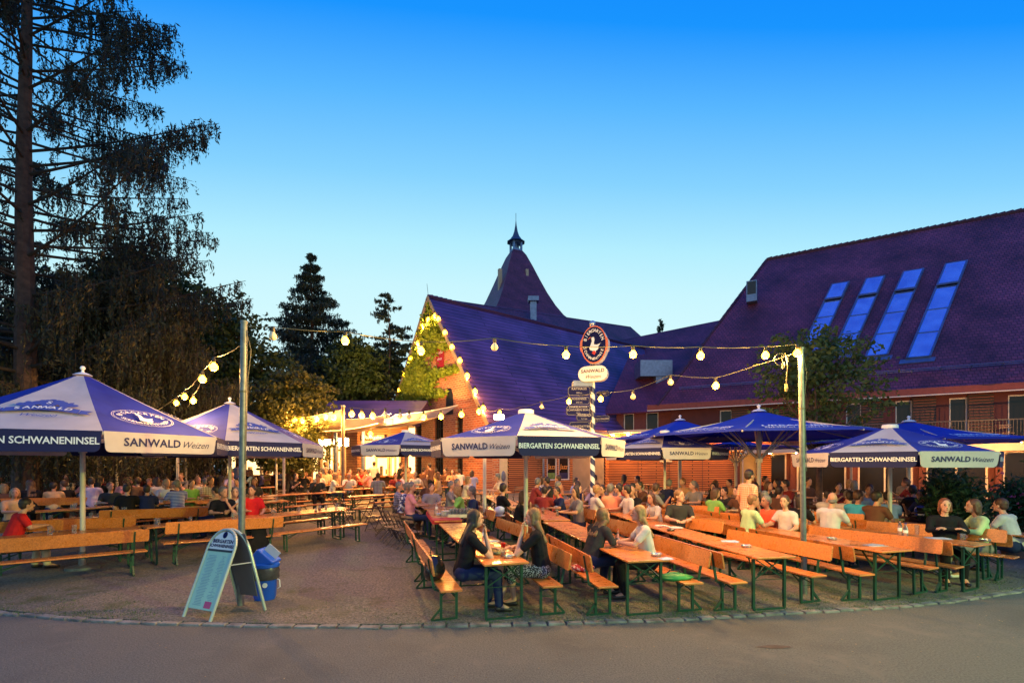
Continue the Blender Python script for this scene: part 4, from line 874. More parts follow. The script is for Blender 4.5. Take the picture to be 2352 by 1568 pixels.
# slim poles and trunks in the left crowd
for px, Y, h in ((222, 22, 2.6), (269, 17.5, 2.6), (291, 24, 2.6), (335, 23, 2.6), (408, 16.5, 2.6), (427, 20, 2.6), (652, 17.5, 2.7), (635, 21, 2.7), (1113, 12.0, 2.3), (1560, 18.5, 2.9), (1955, 20, 2.9)):
    o = tag(empty('parasol_pole', Gd(px, Y)), 'pale parasol pole among the guests, '+zone(px, Y), 'pole', 'bare parasol poles'); MB().tube([(0, 0, 0), (0, 0, h)], .045, 10).build('shaft', M['pole'], o, True); MB().lathe([(.26, 0), (.26, .05), (.06, .08)], 14).build('base', M['galv'], o)
    o['_px'] = px
for px, Y, r in ((62, 18.5, .42), (125, 20, .24), (311, 21, .22)):
    o = tag(empty('tree_trunk', Gd(px, Y)), {62: 'thick bare trunk rising under the left parasol', 125: 'slimmer trunk just right of the thick one', 311: 'dark thin trunk in the middle of the left crowd'}[px], 'tree'); MB().tube([(0, 0, -.2), (.02, 0, 1.5), (0, .03, 3), (0, 0, 5.5)], [r*1.25, r, r*.9, r*.8], 12).build('trunk', M['barkp'], o, True)
    br_ = MB(); 
    for k in range(7): a = k*2.3; br_.tube([(0, 0, 2.9+k*.35), (math.cos(a)*.8, math.sin(a)*.8, 3.4+k*.4), (math.cos(a)*1.5, math.sin(a)*1.5, 3.6+k*.45)], [.05, .035, .01], 5, False)
    br_.build('branches', M['barkp'], o)
# ============================================================= SIGNPOST
SY = 14.0; SPB = Gd(1361, SY); gz = g(SY); sgp = tag(empty('signpost', SPB), 'blue and white striped signpost with oval swan sign and direction boards', 'signpost'); zt = P(1361, 748, SY).z-gz
def stripemat():
    m = mat('barber_stripes', (.7, .7, .7), .4, var=0); t = m.node_tree; b = t.nodes['Principled BSDF']; tc_ = t.nodes.new('ShaderNodeTexCoord'); s = t.nodes.new('ShaderNodeSeparateXYZ'); t.links.new(tc_.outputs['Object'], s.inputs[0])
    a = t.nodes.new('ShaderNodeMath'); a.operation = 'ARCTAN2'; t.links.new(s.outputs[1], a.inputs[0]); t.links.new(s.outputs[0], a.inputs[1])
    d = t.nodes.new('ShaderNodeMath'); d.operation = 'MULTIPLY_ADD'; d.inputs[1].default_value = 1/(2*PI); t.links.new(a.outputs[0], d.inputs[0])
    z = t.nodes.new('ShaderNodeMath'); z.operation = 'MULTIPLY'; z.inputs[1].default_value = 2.9; t.links.new(s.outputs[2], z.inputs[0]); t.links.new(z.outputs[0], d.inputs[2])
    f = t.nodes.new('ShaderNodeMath'); f.operation = 'FRACT'; t.links.new(d.outputs[0], f.inputs[0]); gt = t.nodes.new('ShaderNodeMath'); gt.operation = 'GREATER_THAN'; gt.inputs[1].default_value = .5; t.links.new(f.outputs[0], gt.inputs[0])
    x = t.nodes.new('ShaderNodeMix'); x.data_type = 'RGBA'; x.inputs[6].default_value = (.65, .65, .66, 1); x.inputs[7].default_value = (.012, .018, .10, 1); t.links.new(gt.outputs[0], x.inputs[0]); t.links.new(x.outputs[2], b.inputs['Base Color']); return m
MB().tube([(0, 0, 0), (0, 0, zt)], .072, 18).build('post', stripemat(), sgp, True)
MB().ell((0, 0, zt+.06), (.09, .09, .09), 14).build('finial', M['steel'], sgp, True)
M['letterg'] = mat('grey_white_print', (.30, .30, .34), .8, var=0, spec=.1); M['signnavy'] = mat('dark_blue_sign', (.008, .010, .06), .8, var=.05, spec=.08); M['signwhite'] = mat('white_sign', (.66, .62, .60), .4, var=.05); M['orange'] = mat('orange_rim', (.60, .14, .05), .4, var=.05)
def signbody(poly, th, m, name, Mx):
    mb = MB(); n = len(poly); mb.add([(x, y, 0) for x, y in poly]+[(x, y, -th) for x, y in poly], [tuple(range(n)), tuple(range(n, 2*n))[::-1]]+[(i, n+i, n+(i+1) % n, (i+1) % n) for i in range(n)]); return mb.build(name, m, sgp, M=Mx)
def SM(px, py, yaw, fwd=.1): q = P(px, py, SY)-SPB; return Matrix.Translation((q.x, -fwd, q.z)) @ Matrix.Rotation(R(yaw), 4, 'Z') @ Matrix.Rotation(R(90), 4, 'X')
ov = lambda a, b, n=36: [(a*math.cos(2*PI*k/n), b*math.sin(2*PI*k/n)) for k in range(n)]
def ovear(a, b, n=48):
    return [((a+(.035 if abs(math.sin(2*PI*k/n)) < .3 else 0))*math.cos(2*PI*k/n), b*math.sin(2*PI*k/n)) for k in range(n)]
m0 = SM(1361, 796, -22, .24); rim = signbody(ovear(.37, .54), .26, M['signwhite'], 'oval_sign', m0)
mb = MB(); mb.add([(x, y, .008) for x, y in ovear(.37, .54)], [tuple(range(48))]); mb.build('rim', M['orange'], rim); mb = MB(); mb.add([(x, y, .014) for x, y in ov(.335, .505)], [tuple(range(36))]); mb.build('face', M['signnavy'], rim)
mb = MB(); arctext(mb, 'BIERGARTEN', .13, .262, 165, 15, 1.52, z=.02, bold=.012); arctext(mb, 'SCHWANENINSEL', .105, .268, 186, 354, 1.52, True, z=.02, bold=.008); swan(mb, .46, .02); mb.build('lettering', M['letterw'], rim)
mb = MB(); mb.add([(-.06, -.24, .022), (.02, -.30, .022), (.06, -.22, .022), (.0, -.16, .022)], [(0, 1, 2, 3)]); mb.build('red_bow', M['red'], rim); mb = MB(); mb.add([(-.09, .20, .024), (-.19, .14, .024), (-.10, .235, .024)], [(0, 1, 2)]); mb.build('beak', M['orange'], rim)
def stadium(w, h, n=10): r = h/2; return [(w/2-r+r*math.cos(-PI/2+PI*k/n), r*math.sin(-PI/2+PI*k/n)) for k in range(n+1)]+[(-w/2+r+r*math.cos(PI/2+PI*k/n), r*math.sin(PI/2+PI*k/n)) for k in range(n+1)]
pl = signbody(stadium(.84, .43), .22, M['signwhite'], 'pill_sign', SM(1358, 861, -22, .24)); mb = MB(); addtext(mb, 'SANWALD', .135, Matrix.Translation((0, .07, .01)), bold=.022, sp=1.05); addtext(mb, 'Weizen', .15, Matrix.Translation((0, -.09, .01)), shear=.45); mb.build('lettering', M['signnavy'], pl)
def board(px, py, w, h, lines, name='direction_board', yaw=-4, fwd=.10):
    c = .045; poly = [(-w/2+c, -h/2), (w/2-c, -h/2), (w/2, -h/2+c), (w/2, h/2-c), (w/2-c, h/2), (-w/2+c, h/2), (-w/2, h/2-c), (-w/2, -h/2+c)]
    b = signbody(poly, .03, M['signnavy'], name, SM(px, py, yaw, fwd)); mb = MB()
    for i, (s, sz) in enumerate(lines): addtext(mb, s, sz, Matrix.Translation((0, h*.5-h*(i+.62)/len(lines)*.86-.0, .006)), bold=.004, sp=1.03)
    e = [(x*.94, y*.88) for x, y in poly]; n = len(e)
    mb.add([(x, y, .005) for x, y in e]+[(x*.982, y*.955, .005) for x, y in e], [(i, (i+1) % n, n+(i+1) % n, n+i) for i in range(n)]); mb.build('lettering', M['letterg'], b)
board(1329, 899, .66, .27, [('RATHAUS', .095), ('300 m', .065)]); board(1329, 921, .62, .23, [('BODENSEE', .085), ('202 km', .06)]); board(1327, 943, .70, .29, [('DINKELACKER', .078), ('SCHWABEN BR\u00c4U', .078), ('18 km', .05)])
board(1340, 959, .46, .22, [('FREIBAD', .10), ('2,1 km', .06)], yaw=6, fwd=.16); board(1330, 979, .60, .26, [('CANNSTATTER', .085)]); board(1380, 962, .50, .18, [('STEIG GALERIE', .065)], yaw=-30); board(1383, 905, .42, .16, [('36 km', .07)], yaw=-40)
v = MB().box((-.28, .12, P(1330, 881, SY).z-gz), (.56, .4, .16)).build('lamp_box', M['lead'], sgp)
for f_, a_, b_ in poster_windows:
    pm_ = MB(); addtext(pm_, 'Jazz', .42, Matrix.Translation(((a_+b_)/2, .03, 1.95)) @ Matrix.Rotation(R(90), 4, 'X'), bold=.01, shear=.15); pm_.build('lettering', mat('orange_poster_print', (.55, .22, .04), .6, var=0), f_); pg_ = MB().box(((a_+b_)/2, .07, 1.42), (b_-a_-.2, .01, .34)); pg_.build('poster', mat('green_poster', (.10, .22, .05), .6, var=.5, scale=5) if f_ is poster_windows[0][0] else M['navy'], f_)
# banner and return sign lettering
bn, yy, zz, bw, bh = BAN
mb = MB(); MM = Matrix.Translation((-.085, yy, zz)) @ Matrix.Rotation(R(-90), 4, 'Z') @ Matrix.Rotation(R(90), 4, 'X'); addtext(mb, 'kulturhaus', .30, MM @ Matrix.Translation((.0, .42, 0)) @ Matrix.Diagonal((min(1, bw/1.5), 1, 1, 1))); addtext(mb, 'schwan', .30, MM @ Matrix.Translation((0, .02, 0)) @ Matrix.Diagonal((min(1, bw/1.5), 1, 1, 1))); mb.build('lettering', M['letterw'], bn)
mb = MB(); addtext(mb, 'R\u00fcckgabe', .24, Matrix.Translation((KX(851)-KX(718), -.23, 3.55)) @ Matrix.Rotation(R(90), 4, 'X'), bold=.01); mb.build('lettering', M['letterw'], k2)
# ============================================================= FURNITURE
def bench_proto(back):
    r = empty('backrest_bench' if back else 'beer_bench', (0, 0, 0)); L = 2.2           # local y = length (0..L), seat 0.27 wide, backrest on -x side
    MB().box((0, L/2, .437), (.29, L, .028)).build('seat', M['wood'], r, bevel=.006)
    fr = MB()
    for y in (.26, L-.26): fr.box((0, y, .41), (.22, .05, .022))
    fr.box((0, L/2, .405), (.04, L-.5, .02)); fr.build('seat_frame', M['green'], r)
    for y, s in ((.22, 1), (L-.22, -1)):
        l = MB()
        for x in (-.105, .105): l.bar((x, y, .40), (x, y, 0.02), .034, .03)
        l.bar((-.12, y, .014), (.12, y, .014), .026, .028); l.bar((-.1, y, .26), (.1, y, .26), .008)
        l.bar((-.09, y+s*.02, .30), (0, y+s*.28, .40), .014); l.bar((.09, y+s*.02, .30), (0, y+s*.28, .40), .014); l.bar((-.1, y, .33), (0, y, .40), .016); l.bar((.1, y, .33), (0, y, .40), .016)
        if back:
            l.bar((-.105, y, .17), (-.24, y, .014), .03); l.bar((-.24, y, .014), (-.1, y, .014), .024)
            l.bar((-.13, y, .40), (-.20, y, .43), .03); l.bar((-.20, y, .43), (-.275, y, .84), .03, .022)
        l.build('leg', M['green'], r)
    if back:
        n = 6; pts = []
        prof = []; hh = .115
        for (cy_, cz_, a0) in ((L-.03, hh-.03, 0), (.03, hh-.03, 90), (.03, -hh+.03, 180), (L-.03, -hh+.03, 270)):
            for k in range(n+1): a = R(a0+90*k/n); prof.append((cy_+.03*math.cos(a), cz_+.03*math.sin(a)))
        b = MB(); N_ = len(prof); b.add([(-.010, y, z) for y, z in prof]+[(.012, y, z) for y, z in prof], [tuple(range(N_)), tuple(range(N_, 2*N_))[::-1]]+[(i, N_+i, N_+(i+1) % N_, (i+1) % N_) for i in range(N_)])
        bo = b.build('backrest', M['wood'], r, M=Matrix.Translation((-.245, 0, .755)) @ Matrix.Rotation(R(-10), 4, 'Y'))
        s = MB()
        for y in (.22, L-.22):
            for z in (-.05, .05): s.ell((-.012, y, z), (.004, .009, .009), 8)
        s.build('bolts', M['steel'], bo)
    return r
def table_proto(w=.62):
    r = empty('beer_table', (0, 0, 0)); L = 2.2; H_ = .79
    MB().box((0, L/2, H_-.014), (w, L, .028)).build('tabletop', M['wood'], r, bevel=.006)
    fr = MB(); 
    for y in (.28, L-.28): fr.box((0, y, H_-.045), (w-.1, .06, .03))
    for x in (-.1, .1): fr.box((x, L/2, H_-.045), (.03, L-.6, .02))
    fr.build('top_frame', M['green'], r)
    for y, s in ((.16, 1), (L-.16, -1)):
        l = MB(); q = w/2-.06
        for x in (-q, q): l.bar((x, y, H_-.05), (x, y, .02), .036, .034)
        l.bar((-q, y, .014), (q, y, .014), .03); l.bar((-q, y, .44), (q, y, .44), .009); l.bar((-q, y, .44), (q*.9, y, H_-.05), .014); l.bar((q, y, .44), (-q*.9, y, H_-.05), .014)
        l.bar((-q, y+s*.02, .50), (-q*.3, y+s*.36, H_-.05), .018); l.bar((q, y+s*.02, .50), (q*.3, y+s*.36, H_-.05), .018); l.build('leg', M['green'], r)
    return r
PB, PN, PT = bench_proto(True), bench_proto(False), table_proto()
used = set(); SEATS = []; TABS = []
def place(proto, x, y, ang, label, cat, group):
    o = proto if proto.name not in used else copy_tree(proto); used.add(proto.name); used.add(o.name)
    ang += random.uniform(-1.3, 1.3); x += random.uniform(-.025, .025); y += random.uniform(-.03, .03)
    z = g(y+1); o.location = (x, y, z); o.rotation_euler = (R((g(y+2.2)-g(y))/2.2*57.3), 0, R(ang)); tag(o, label, cat, group); return o
def bench(x, y, ang, side, label, n=1, gap=.05, face=None):
    """side: -1 backrest on left, 1 on right, 0 none"""
    for i in range(n):
        a = R(ang); bx, by = x-math.sin(a)*(2.2+gap)*i, y+math.cos(a)*(2.2+gap)*i
        lab = label.replace('#', ['front', 'second', 'third', 'fourth', 'fifth'][i]) if '#' in label else label
        if side == 1: place(PB, bx-math.sin(a)*2.2, by+math.cos(a)*2.2, ang+180, lab, 'bench', 'benches with backrests')
        elif side == -1: place(PB, bx, by, ang, lab, 'bench', 'benches with backrests')
        else: place(PN, bx, by, ang, lab, 'bench', 'backless benches')
        f = face if face is not None else (-side if side else 1)      # +1 faces right (+x)
        for t in (.25, .75, 1.25, 1.75, 2.1): SEATS.append([bx-math.sin(a)*t, by+math.cos(a)*t, ang, f, False])
def table(x, y, ang, label, n=1):
    for i in range(n):
        a = R(ang); place(PT, x-math.sin(a)*2.26*i, y+math.cos(a)*2.26*i, ang, label.replace('#', ['front', 'second', 'third', 'fourth'][i]), 'table', 'folding beer tables'); TABS.append((x-math.sin(a)*2.26*i, y+math.cos(a)*2.26*i, ang, label.replace('#', ['front', 'second', 'third', 'fourth'][i])))
table(-.09, 6.44, 16, '# beer table of the row nearest the aisle, bowls on the front one' if 0 else '# beer table in the first row right of the aisle', 2)
bench(-.81, 6.36, 16.5, -1, '# backrest bench along the open aisle', 2)
bench(.576, 6.53, 15, 1, '# backrest bench right of the first table row', 3)
table(1.89, 6.60, 11, '# beer table in the second row, counted from the aisle', 3)
bench(1.29, 6.52, 12.5, -1, '# backrest bench left of the second table row', 3)
bench(2.56, 6.70, 11.5, 1, '# backrest bench right of the second table row', 3)
table(3.76, 6.84, 10, '# beer table in the third row, counted from the aisle', 3)
bench(3.18, 6.76, 12, -1, '# backrest bench left of the third table row', 3)
bench(4.45, 7.07, 15, 1, '# backrest bench right of the third table row', 3)
table(5.87, 7.33, 17, '# beer table in the fourth row, right of the lit pole', 3)
bench(5.33, 7.29, 14, -1, '# backrest bench just right of the lit pole', 3)
bench(6.58, 7.56, 23, 1, '# backrest bench right of the fourth table row', 3)
table(7.72, 7.90, 26, '# beer table in the fifth row with bottles and an ashtray' if 0 else '# beer table in the fifth row, near the striped cardigan woman', 3)
bench(7.22, 7.80, 26, -1, '# backrest bench left of the fifth table row', 3)
bench(8.45, 8.35, 28, 1, '# backrest bench right of the fifth table row', 3)
bench(8.98, 8.62, 30, -1, '# backrest bench behind the woman in white at the right edge', 3)
table(9.75, 8.9, 30, '# beer table at the right picture edge', 3)
# far right block
for i in range(5):
    x = .55+i*1.95; table(x-.6, 13.9, 12+i*2, '# far beer table, %s file before the slatted wall' % ['first', 'second', 'third', 'fourth', 'fifth'][i], 2)
    bench(x-1.15, 14.0, 12+i*2, 0, '# far bench on the left of the %s far file' % ['first', 'second', 'third', 'fourth', 'fifth'][i], 2, face=1); bench(x-.05, 14.0, 12+i*2, 0, '# far bench on the right of the %s far file' % ['first', 'second', 'third', 'fourth', 'fifth'][i], 2, face=-1)
# left group: rows at about 45 degrees
def lrow(x, y, ang, n, lab): 
    pass
LA = -44
bench(-8.62, 7.80, LA, 1, 'long front bench with backrest at the left picture edge', 1)
bench(-6.90, 9.46, LA, 1, 'front backrest bench reaching to the menu sign', 1)
bench(-10.3, 6.15, LA, 1, 'backrest bench cut by the left picture edge', 1)
table(-9.25, 8.45, LA, '# beer table of the left front row', 3)
bench(-9.85, 9.0, LA, 0, '# far side bench of the left front row', 3, face=1)
bench(-10.3, 9.6, LA, 1, 'backrest bench of the left second row, behind the parasol pole', 1); bench(-9.75, 11.35, LA, 1, 'backrest bench in the middle of the left second row', 1)
table(-10.75, 10.35, LA, '# beer table of the left second row', 1); table(-10.2, 12.0, LA, 'beer table in the middle of the left second row', 2)
bench(-11.35, 10.9, LA, 0, 'far side bench of the left second row', 1, face=1); bench(-10.75, 12.55, LA, 0, '# bench facing the road in the left second row', 2, face=1)
table(-12.4, 12.6, LA, '# beer table of the left third row', 3); bench(-11.85, 12.0, LA, 0, '# near side bench of the left third row', 3, face=-1); bench(-13.0, 13.15, LA, 0, '# far side bench of the left third row', 3, face=1); bench(-15.2, 14.0, LA, 1, 'backrest bench deep in the left crowd', 1)
# bare table and benches at the aisle
table(-6.15, 11.5, -48, 'bare beer table catching the lights left of the aisle'); bench(-5.47, 11.20, -48, 0, 'backless bench at the open aisle on the left', face=-1); bench(-6.85, 12.15, -48, 0, 'backless bench behind the bare left table', face=1)
k = 0
for (x, y, a) in ((-9.5, 14.6, -50), (-13, 16, -50), (-8.2, 17.2, -60), (-12, 19.5, -60), (-16, 18.5, -55), (-6.8, 19.6, -70), (-5.6, 16.6, -62), (-10, 22.5, -75), (-15, 23, -75)):
    w_ = ['first', 'second', 'third', 'fourth', 'fifth', 'sixth', 'seventh', 'eighth', 'ninth'][k]; k += 1; ar = R(a); nx, ny = math.cos(ar), math.sin(ar)
    table(x, y, a, 'far beer table in the left crowd, '+w_+' from the road'); bench(x+.72*nx, y+.72*ny, a, 0, 'far bench on the near side of the '+w_+' crowd table', face=-1); bench(x-.72*nx, y-.72*ny, a, 0, 'far bench behind the '+w_+' crowd table', face=1)
# serving tables behind the aisle and helmet table
st_ = table(-1.45, 10.9, 14, 'table with red cloth carrying stacked plates and a glass tray')
rc_ = MB(); a = R(14); rc_.box((0, 1.1, .80), (.66, 2.1, .012)); rc_.box((-.333, 1.1, .76), (.008, 2.1, .09)); rc_.box((0, .046, .76), (.66, .008, .09))
tc_ = rc_.build('tablecloth', mat('red_tablecloth', (.42, .02, .03), .8, var=.15)); tc_.location = (-1.45, 10.9, g(11.9)+.0); tc_.rotation_euler = (0, 0, a); tag(tc_, 'red cloth spread over the plate and glass table', 'tablecloth')
table(-.55, 11.5, 10, 'beer table with the white helmet on it'); table(-2.1, 13.2, 20, 'beer table where the grey haired guests sit')
table(-3.4, 15.2, -80, 'small slatted table beside the empty folding chairs'); table(-2.2, 17.5, -80, 'table in front of the small central parasol'); table(.3, 17.0, -80, 'table below the barn side door'); table(-4.6, 19.8, -75, 'far table between kiosk and parasol'); table(4.2, 21.5, -85, 'empty far table before the slatted wall'); table(8.6, 18.6, -110, 'far table before the terrace doors'); table(11.6, 17.2, -110, 'empty table near the potted shrubs')
# folding garden chairs
M['chairm'] = mat('dark_chair_metal', (.06, .05, .045), .4, .5, .2); M['chairw'] = mat('dark_chair_slats', (.20, .13, .08), .45, var=.2)
def chair_proto():
    r = empty('folding_chair')
    for s in (-1, 1):
        l = MB(); l.tube([(s*.2, .22, .0), (s*.2, 0, .42), (s*.2, -.19, .86)], .011, 6); l.build('back_leg', M['chairm'], r); l = MB(); l.tube([(s*.175, -.24, 0), (s*.175, .19, .45)], .011, 6); l.build('front_leg', M['chairm'], r)
    s_ = MB()
    for k in range(6): s_.box((0, .17-k*.07, .452), (.40, .045, .014))
    s_.build('seat', M['chairw'], r); b = MB()
    for k in range(2): b.box((0, -.125-k*.055, .72+k*.1), (.41, .014, .05))
    b.build('backrest', M['chairw'], r); c = MB(); c.tube([(-.18, -.2, .06), (.18, -.2, .06)], .008, 5); c.tube([(-.2, .2, .05), (.2, .2, .05)], .008, 5); c.build('stretcher', M['chairm'], r); return r
PC = chair_proto(); 
def chair(x, y, rz, label='folding slatted garden chair', group='folding slatted garden chairs'):
    o = PC if 'PC' not in used else copy_tree(PC); used.add('PC'); o.location = (x, y, g(y)); o.rotation_euler = (0, 0, R(rz)); tag(o, label, 'chair', group); return o
for (px, Y, rz) in ((776, 16.0, -60), (800, 15.4, -75), (790, 14.6, -50), (846, 15.8, 80), (862, 14.4, 60), (882, 13.7, -75), (893, 13.0, -70), (904, 12.4, -62), (925, 12.0, -55), (948, 11.6, -40), (1196, 13.6, 180), (1330, 13.0, 160), (1362, 14.3, 200), (1395, 15.4, 10), (1600, 17.6, 170), (1620, 18.6, 30), (1560, 19.8, 180), (1530, 20, 200), (1880, 14.5, 160), (2020, 15.2, 140), (2060, 15.5, 150), (1985, 16.1, 190), (1660, 19.4, 170), (1640, 20.4, 0), (1100, 19, 180), (1190, 20.5, 160), (2240, 13.8, 120), (1845, 17, 180), (640, 19, 60), (690, 19.5, -60)):
    q = Gd(px, Y); chair(q.x, q.y, rz, 'empty folding slatted garden chair '+zone(px, Y))
# balcony chairs
for s in (-2.9, -.9): q = HM @ Vector((s, -1.2, 3.05)); o = chair(q.x, q.y, 150 if s > -2 else 60, 'folding chair standing on the upper balcony'); o.location.z = 3.03
# ============================================================= PEOPLE
_tmp = 0
def capsule(mb, a, b, r0, r1, xs=1.0, n=12, ys=1.0):
    a, b = Vector(a), Vector(b); d = b-a; L = d.length
    if L < 1e-4: mb.ell(a, (r0*xs, r0*ys, r0), n); return
    d.normalize(); u = Vector((1, 0, 0)) if abs(d.x) < .9 else Vector((0, 1, 0)); y = d.cross(u).normalized(); x = y.cross(d)
    st = len(mb.v); rings = []
    for k in range(5): t = PI/2*(1-k/4*.98); rings.append((-math.sin(t)*r0, math.cos(t)*r0))
    for k in range(1, 5): t = PI/2*(k/4*.98); rings.append((L+math.sin(t)*r1, math.cos(t)*r1))
    for (h, r) in rings:
        for k in range(n): al = 2*PI*k/n; mb.v.append(tuple(a+d*h+x*(r*xs*math.cos(al))+y*(r*ys*math.sin(al))))
    for i in range(len(rings)-1):
        for k in range(n): mb.f.append((st+i*n+k, st+(i+1)*n+k, st+(i+1)*n+(k+1) % n, st+i*n+(k+1) % n)); mb.m.append(0)
    mb.f.append(tuple(st+k for k in range(n))); mb.f.append(tuple(st+(len(rings)-1)*n+k for k in range(n))[::-1]); mb.m += [0, 0]
def remesh(mb, vox, name, smooth=3):
    me = mb.mesh(name); o = bpy.data.objects.new('tmp', me); COL.objects.link(o); m = o.modifiers.new('r', 'REMESH'); m.mode = 'VOXEL'; m.voxel_size = vox; m.use_smooth_shade = True
    s = o.modifiers.new('s', 'SMOOTH'); s.iterations = smooth; s.factor = .5
    bpy.context.view_layer.update(); r = bpy.data.meshes.new_from_object(o.evaluated_get(bpy.context.evaluated_depsgraph_get())); r.name = name; bpy.data.objects.remove(o); bpy.data.meshes.remove(me)
    r.polygons.foreach_set('use_smooth', [True]*len(r.polygons)); r.materials.clear(); return r
ARMS = {'table': ((.25, .14, .84), (.10, .38, .84)), 'face': ((.20, .30, .83), (.045, .19, 1.11)), 'cross': ((.25, .12, .86), (-.06, .24, .90)), 'lap': ((.26, .02, .80), (.10, .24, .66)), 'down': ((.25, -.02, .80), (.24, .10, .58)), 'gest': ((.24, .20, .86), (.14, .36, 1.10)), 'clasp': ((.23, .20, .85), (.03, .42, .86))}
def figure(lean=.12, la='table', ra='table', hair='short', top='short', legs='trousers', stand=False, vox=.024, hy=0, hp=0, bulk=1.0, fingers=False, collar=False, cross=False):
    B = MB(); T = MB(); Lg = MB(); Hh = MB(); Sh = {-1: MB(), 1: MB()}; off = .40 if stand else 0
    zp = .55
    def t(p):
        x, y, z = p; dz = z-zp; return Vector((x, y*math.cos(lean)+dz*math.sin(lean), zp+off+dz*math.cos(lean)-y*math.sin(lean)))
    # torso
    tors = [((0, 0, .58), (0, .01, .78), .125*bulk, .118*bulk, 1.28, .95), ((0, .0, .78), (0, 0, .97), .118*bulk, .128, 1.32, .88), ((-.14, -.01, 1.045), (.14, -.01, 1.045), .06, .06, 1, 1), ((0, -.005, 1.03), (0, .0, 1.09), .08, .055, 1.2, 1)]
    for a, b, r0, r1, xs, ys in tors:
        capsule(B, t(a), t(b), r0, r1, xs, ys=ys); capsule(T, t(a), t(b), r0+.014, r1+.014, xs, ys=ys) if a[2] < 1.03 or a[0] else None
    capsule(B, t((0, .0, 1.06)), t((0, .02, 1.18)), .052, .05)
    hc = t((0, .03, 1.225)); Rm = Matrix.Rotation(hy, 3, 'Z') @ Matrix.Rotation(-hp, 3, 'X')
    def h(p): return hc+Rm @ Vector(p)
    B.ell(h((0, .0, .075)), (.076, .096, .105), 14, Rm); B.ell(h((0, .03, .0)), (.054, .066, .062), 12, Rm); B.ell(h((0, .105, .035)), (.013, .018, .024), 8, Rm); B.ell(h((0, .078, -.035)), (.026, .022, .02), 8, Rm)
    for s in (-1, 1): B.ell(h((s*.077, -.005, .04)), (.012, .020, .032), 8, Rm)
    # arms
    for s, k in ((-1, la), (1, ra)):
        e, w = ARMS[k]; e = t((s*e[0], e[1], e[2])); w = t((s*w[0], w[1], w[2])); sh = t((s*.185, -.01, 1.035))
        if not stand and k in ('table', 'clasp'): w.z = .835; e.z = max(e.z, .83)
        capsule(B, sh, e, .052, .041); capsule(B, e, w, .042, .028); d = (w-e).normalized(); hd = w+d*.06
        if k in ('face',): hd = w+Vector((-s*.01, .0, .06))
        side = Vector((0, 0, 1)) if abs(d.z) < .6 else Vector((0, 1, 0)); x_ = d.cross(side).normalized()
        capsule(B, w, hd, .03, .036, 1.1, ys=.6)
        if fingers:
            hdn = (hd-w).normalized(); px_ = hdn.cross(Vector((0, 0, 1)) if abs(hdn.z) < .7 else Vector((0, 1, 0))).normalized(); pn_ = px_.cross(hdn)
            for i, ln in enumerate((.075, .085, .08, .062)):
                o = px_*(-.033+.022*i); f0 = hd+hdn*.015+o; f1 = f0+hdn*ln*.5-pn_*.010+o*.12; f2 = f1+hdn*ln*.32-pn_*.030; capsule(B, f0, f1, .0095, .0088, n=8); capsule(B, f1, f2, .0088, .007, n=8)
            th0 = w+px_*(-.03)+hdn*.02; th1 = th0+px_*(-.03)+hdn*.03-pn_*.01; capsule(B, th0, th1, .012, .0105, n=8); capsule(B, th1, th1+hdn*.028-pn_*.012, .0105, .008, n=8)
        if top == 'short': capsule(T, sh, sh.lerp(e, .62), .066, .062)
        elif top == 'long': capsule(T, sh, e, .066, .054); capsule(T, e, w-d*.01, .055, .040)
    # legs
    for s in (-1, 1):
        if stand: hp_, kn, an, toe = Vector((s*.09, 0, .93)), Vector((s*.10, .02, .50)), Vector((s*.10, -.01, .09)), Vector((s*.11, .15, .035))
        elif cross: hp_, kn, an, toe = Vector((s*.09, .02, .54)), Vector((s*.10, .44, .53)), Vector((s*-.05, .50+.1*s, .10)), Vector((s*-.05, .66+.1*s, .04))
        else: hp_, kn, an, toe = Vector((s*.09, .02, .54)), Vector((s*.13, .45, .52)), Vector((s*.13, .43+.05*s, .10)), Vector((s*.14, .58+.05*s, .035))
        capsule(B, hp_, kn, .084, .060); capsule(B, kn, an, .057, .036); capsule(B, kn.lerp(an, .25)+Vector((0, -.015, 0)), kn.lerp(an, .5), .055, .045); capsule(B, an, toe, .036, .028, 1.1)
        if legs == 'trousers': capsule(Lg, hp_, kn, .100, .076); capsule(Lg, kn, an+Vector((0, 0, .02)), .074, .062)
        elif legs == 'skirt': capsule(Lg, hp_, kn.lerp(hp_, .02), .102, .088); capsule(Lg, kn, kn.lerp(an, .28), .085, .07)
        elif legs == 'shorts': capsule(Lg, hp_, hp_.lerp(kn, .8), .102, .086)
        capsule(Sh[s], an+Vector((0, -.02, -.045)), toe+Vector((0, .01, 0)), .044, .036, 1.05, ys=.9)
    if legs == 'skirt': capsule(Lg, (0, .05, .53), (0, .40, .52), .11, .09, 1.5)
    capsule(Lg, (-.07, 0, .55+off), (.07, 0, .55+off), .125*bulk, .125*bulk)
    capsule(B, (-.06, 0, .56+off), (.06, 0, .56+off), .11, .11)
    # hair
    if hair != 'bald':
        Hh.ell(h((0, -.018, .093)), (.088, .100, .104), 14, Rm); Hh.ell(h((0, -.05, .045)), (.080, .062, .075), 12, Rm)
        if hair in ('long', 'bob'):
            for s in (-1, 1): capsule(Hh, h((s*.066, .0, .10)), h((s*.076, -.012, -.03)), .030, .030)
            capsule(Hh, h((0, -.05, .06)), h((0, -.06, -.06)), .07, .062, 1.25)
        if hair == 'long':
            for s in (-1, 0, 1): capsule(Hh, h((s*.055, -.055, -.02)), t((s*.07, -.105, .92)), .048, .028, 1.1)
        if hair == 'tail': Hh.ell(h((0, -.12, .08)), (.035, .035, .035), 8); capsule(Hh, h((0, -.13, .07)), h((0, -.15, -.08)), .03, .018)
    else: Hh.ell(h((0, -.055, .02)), (.074, .05, .045), 12, Rm)
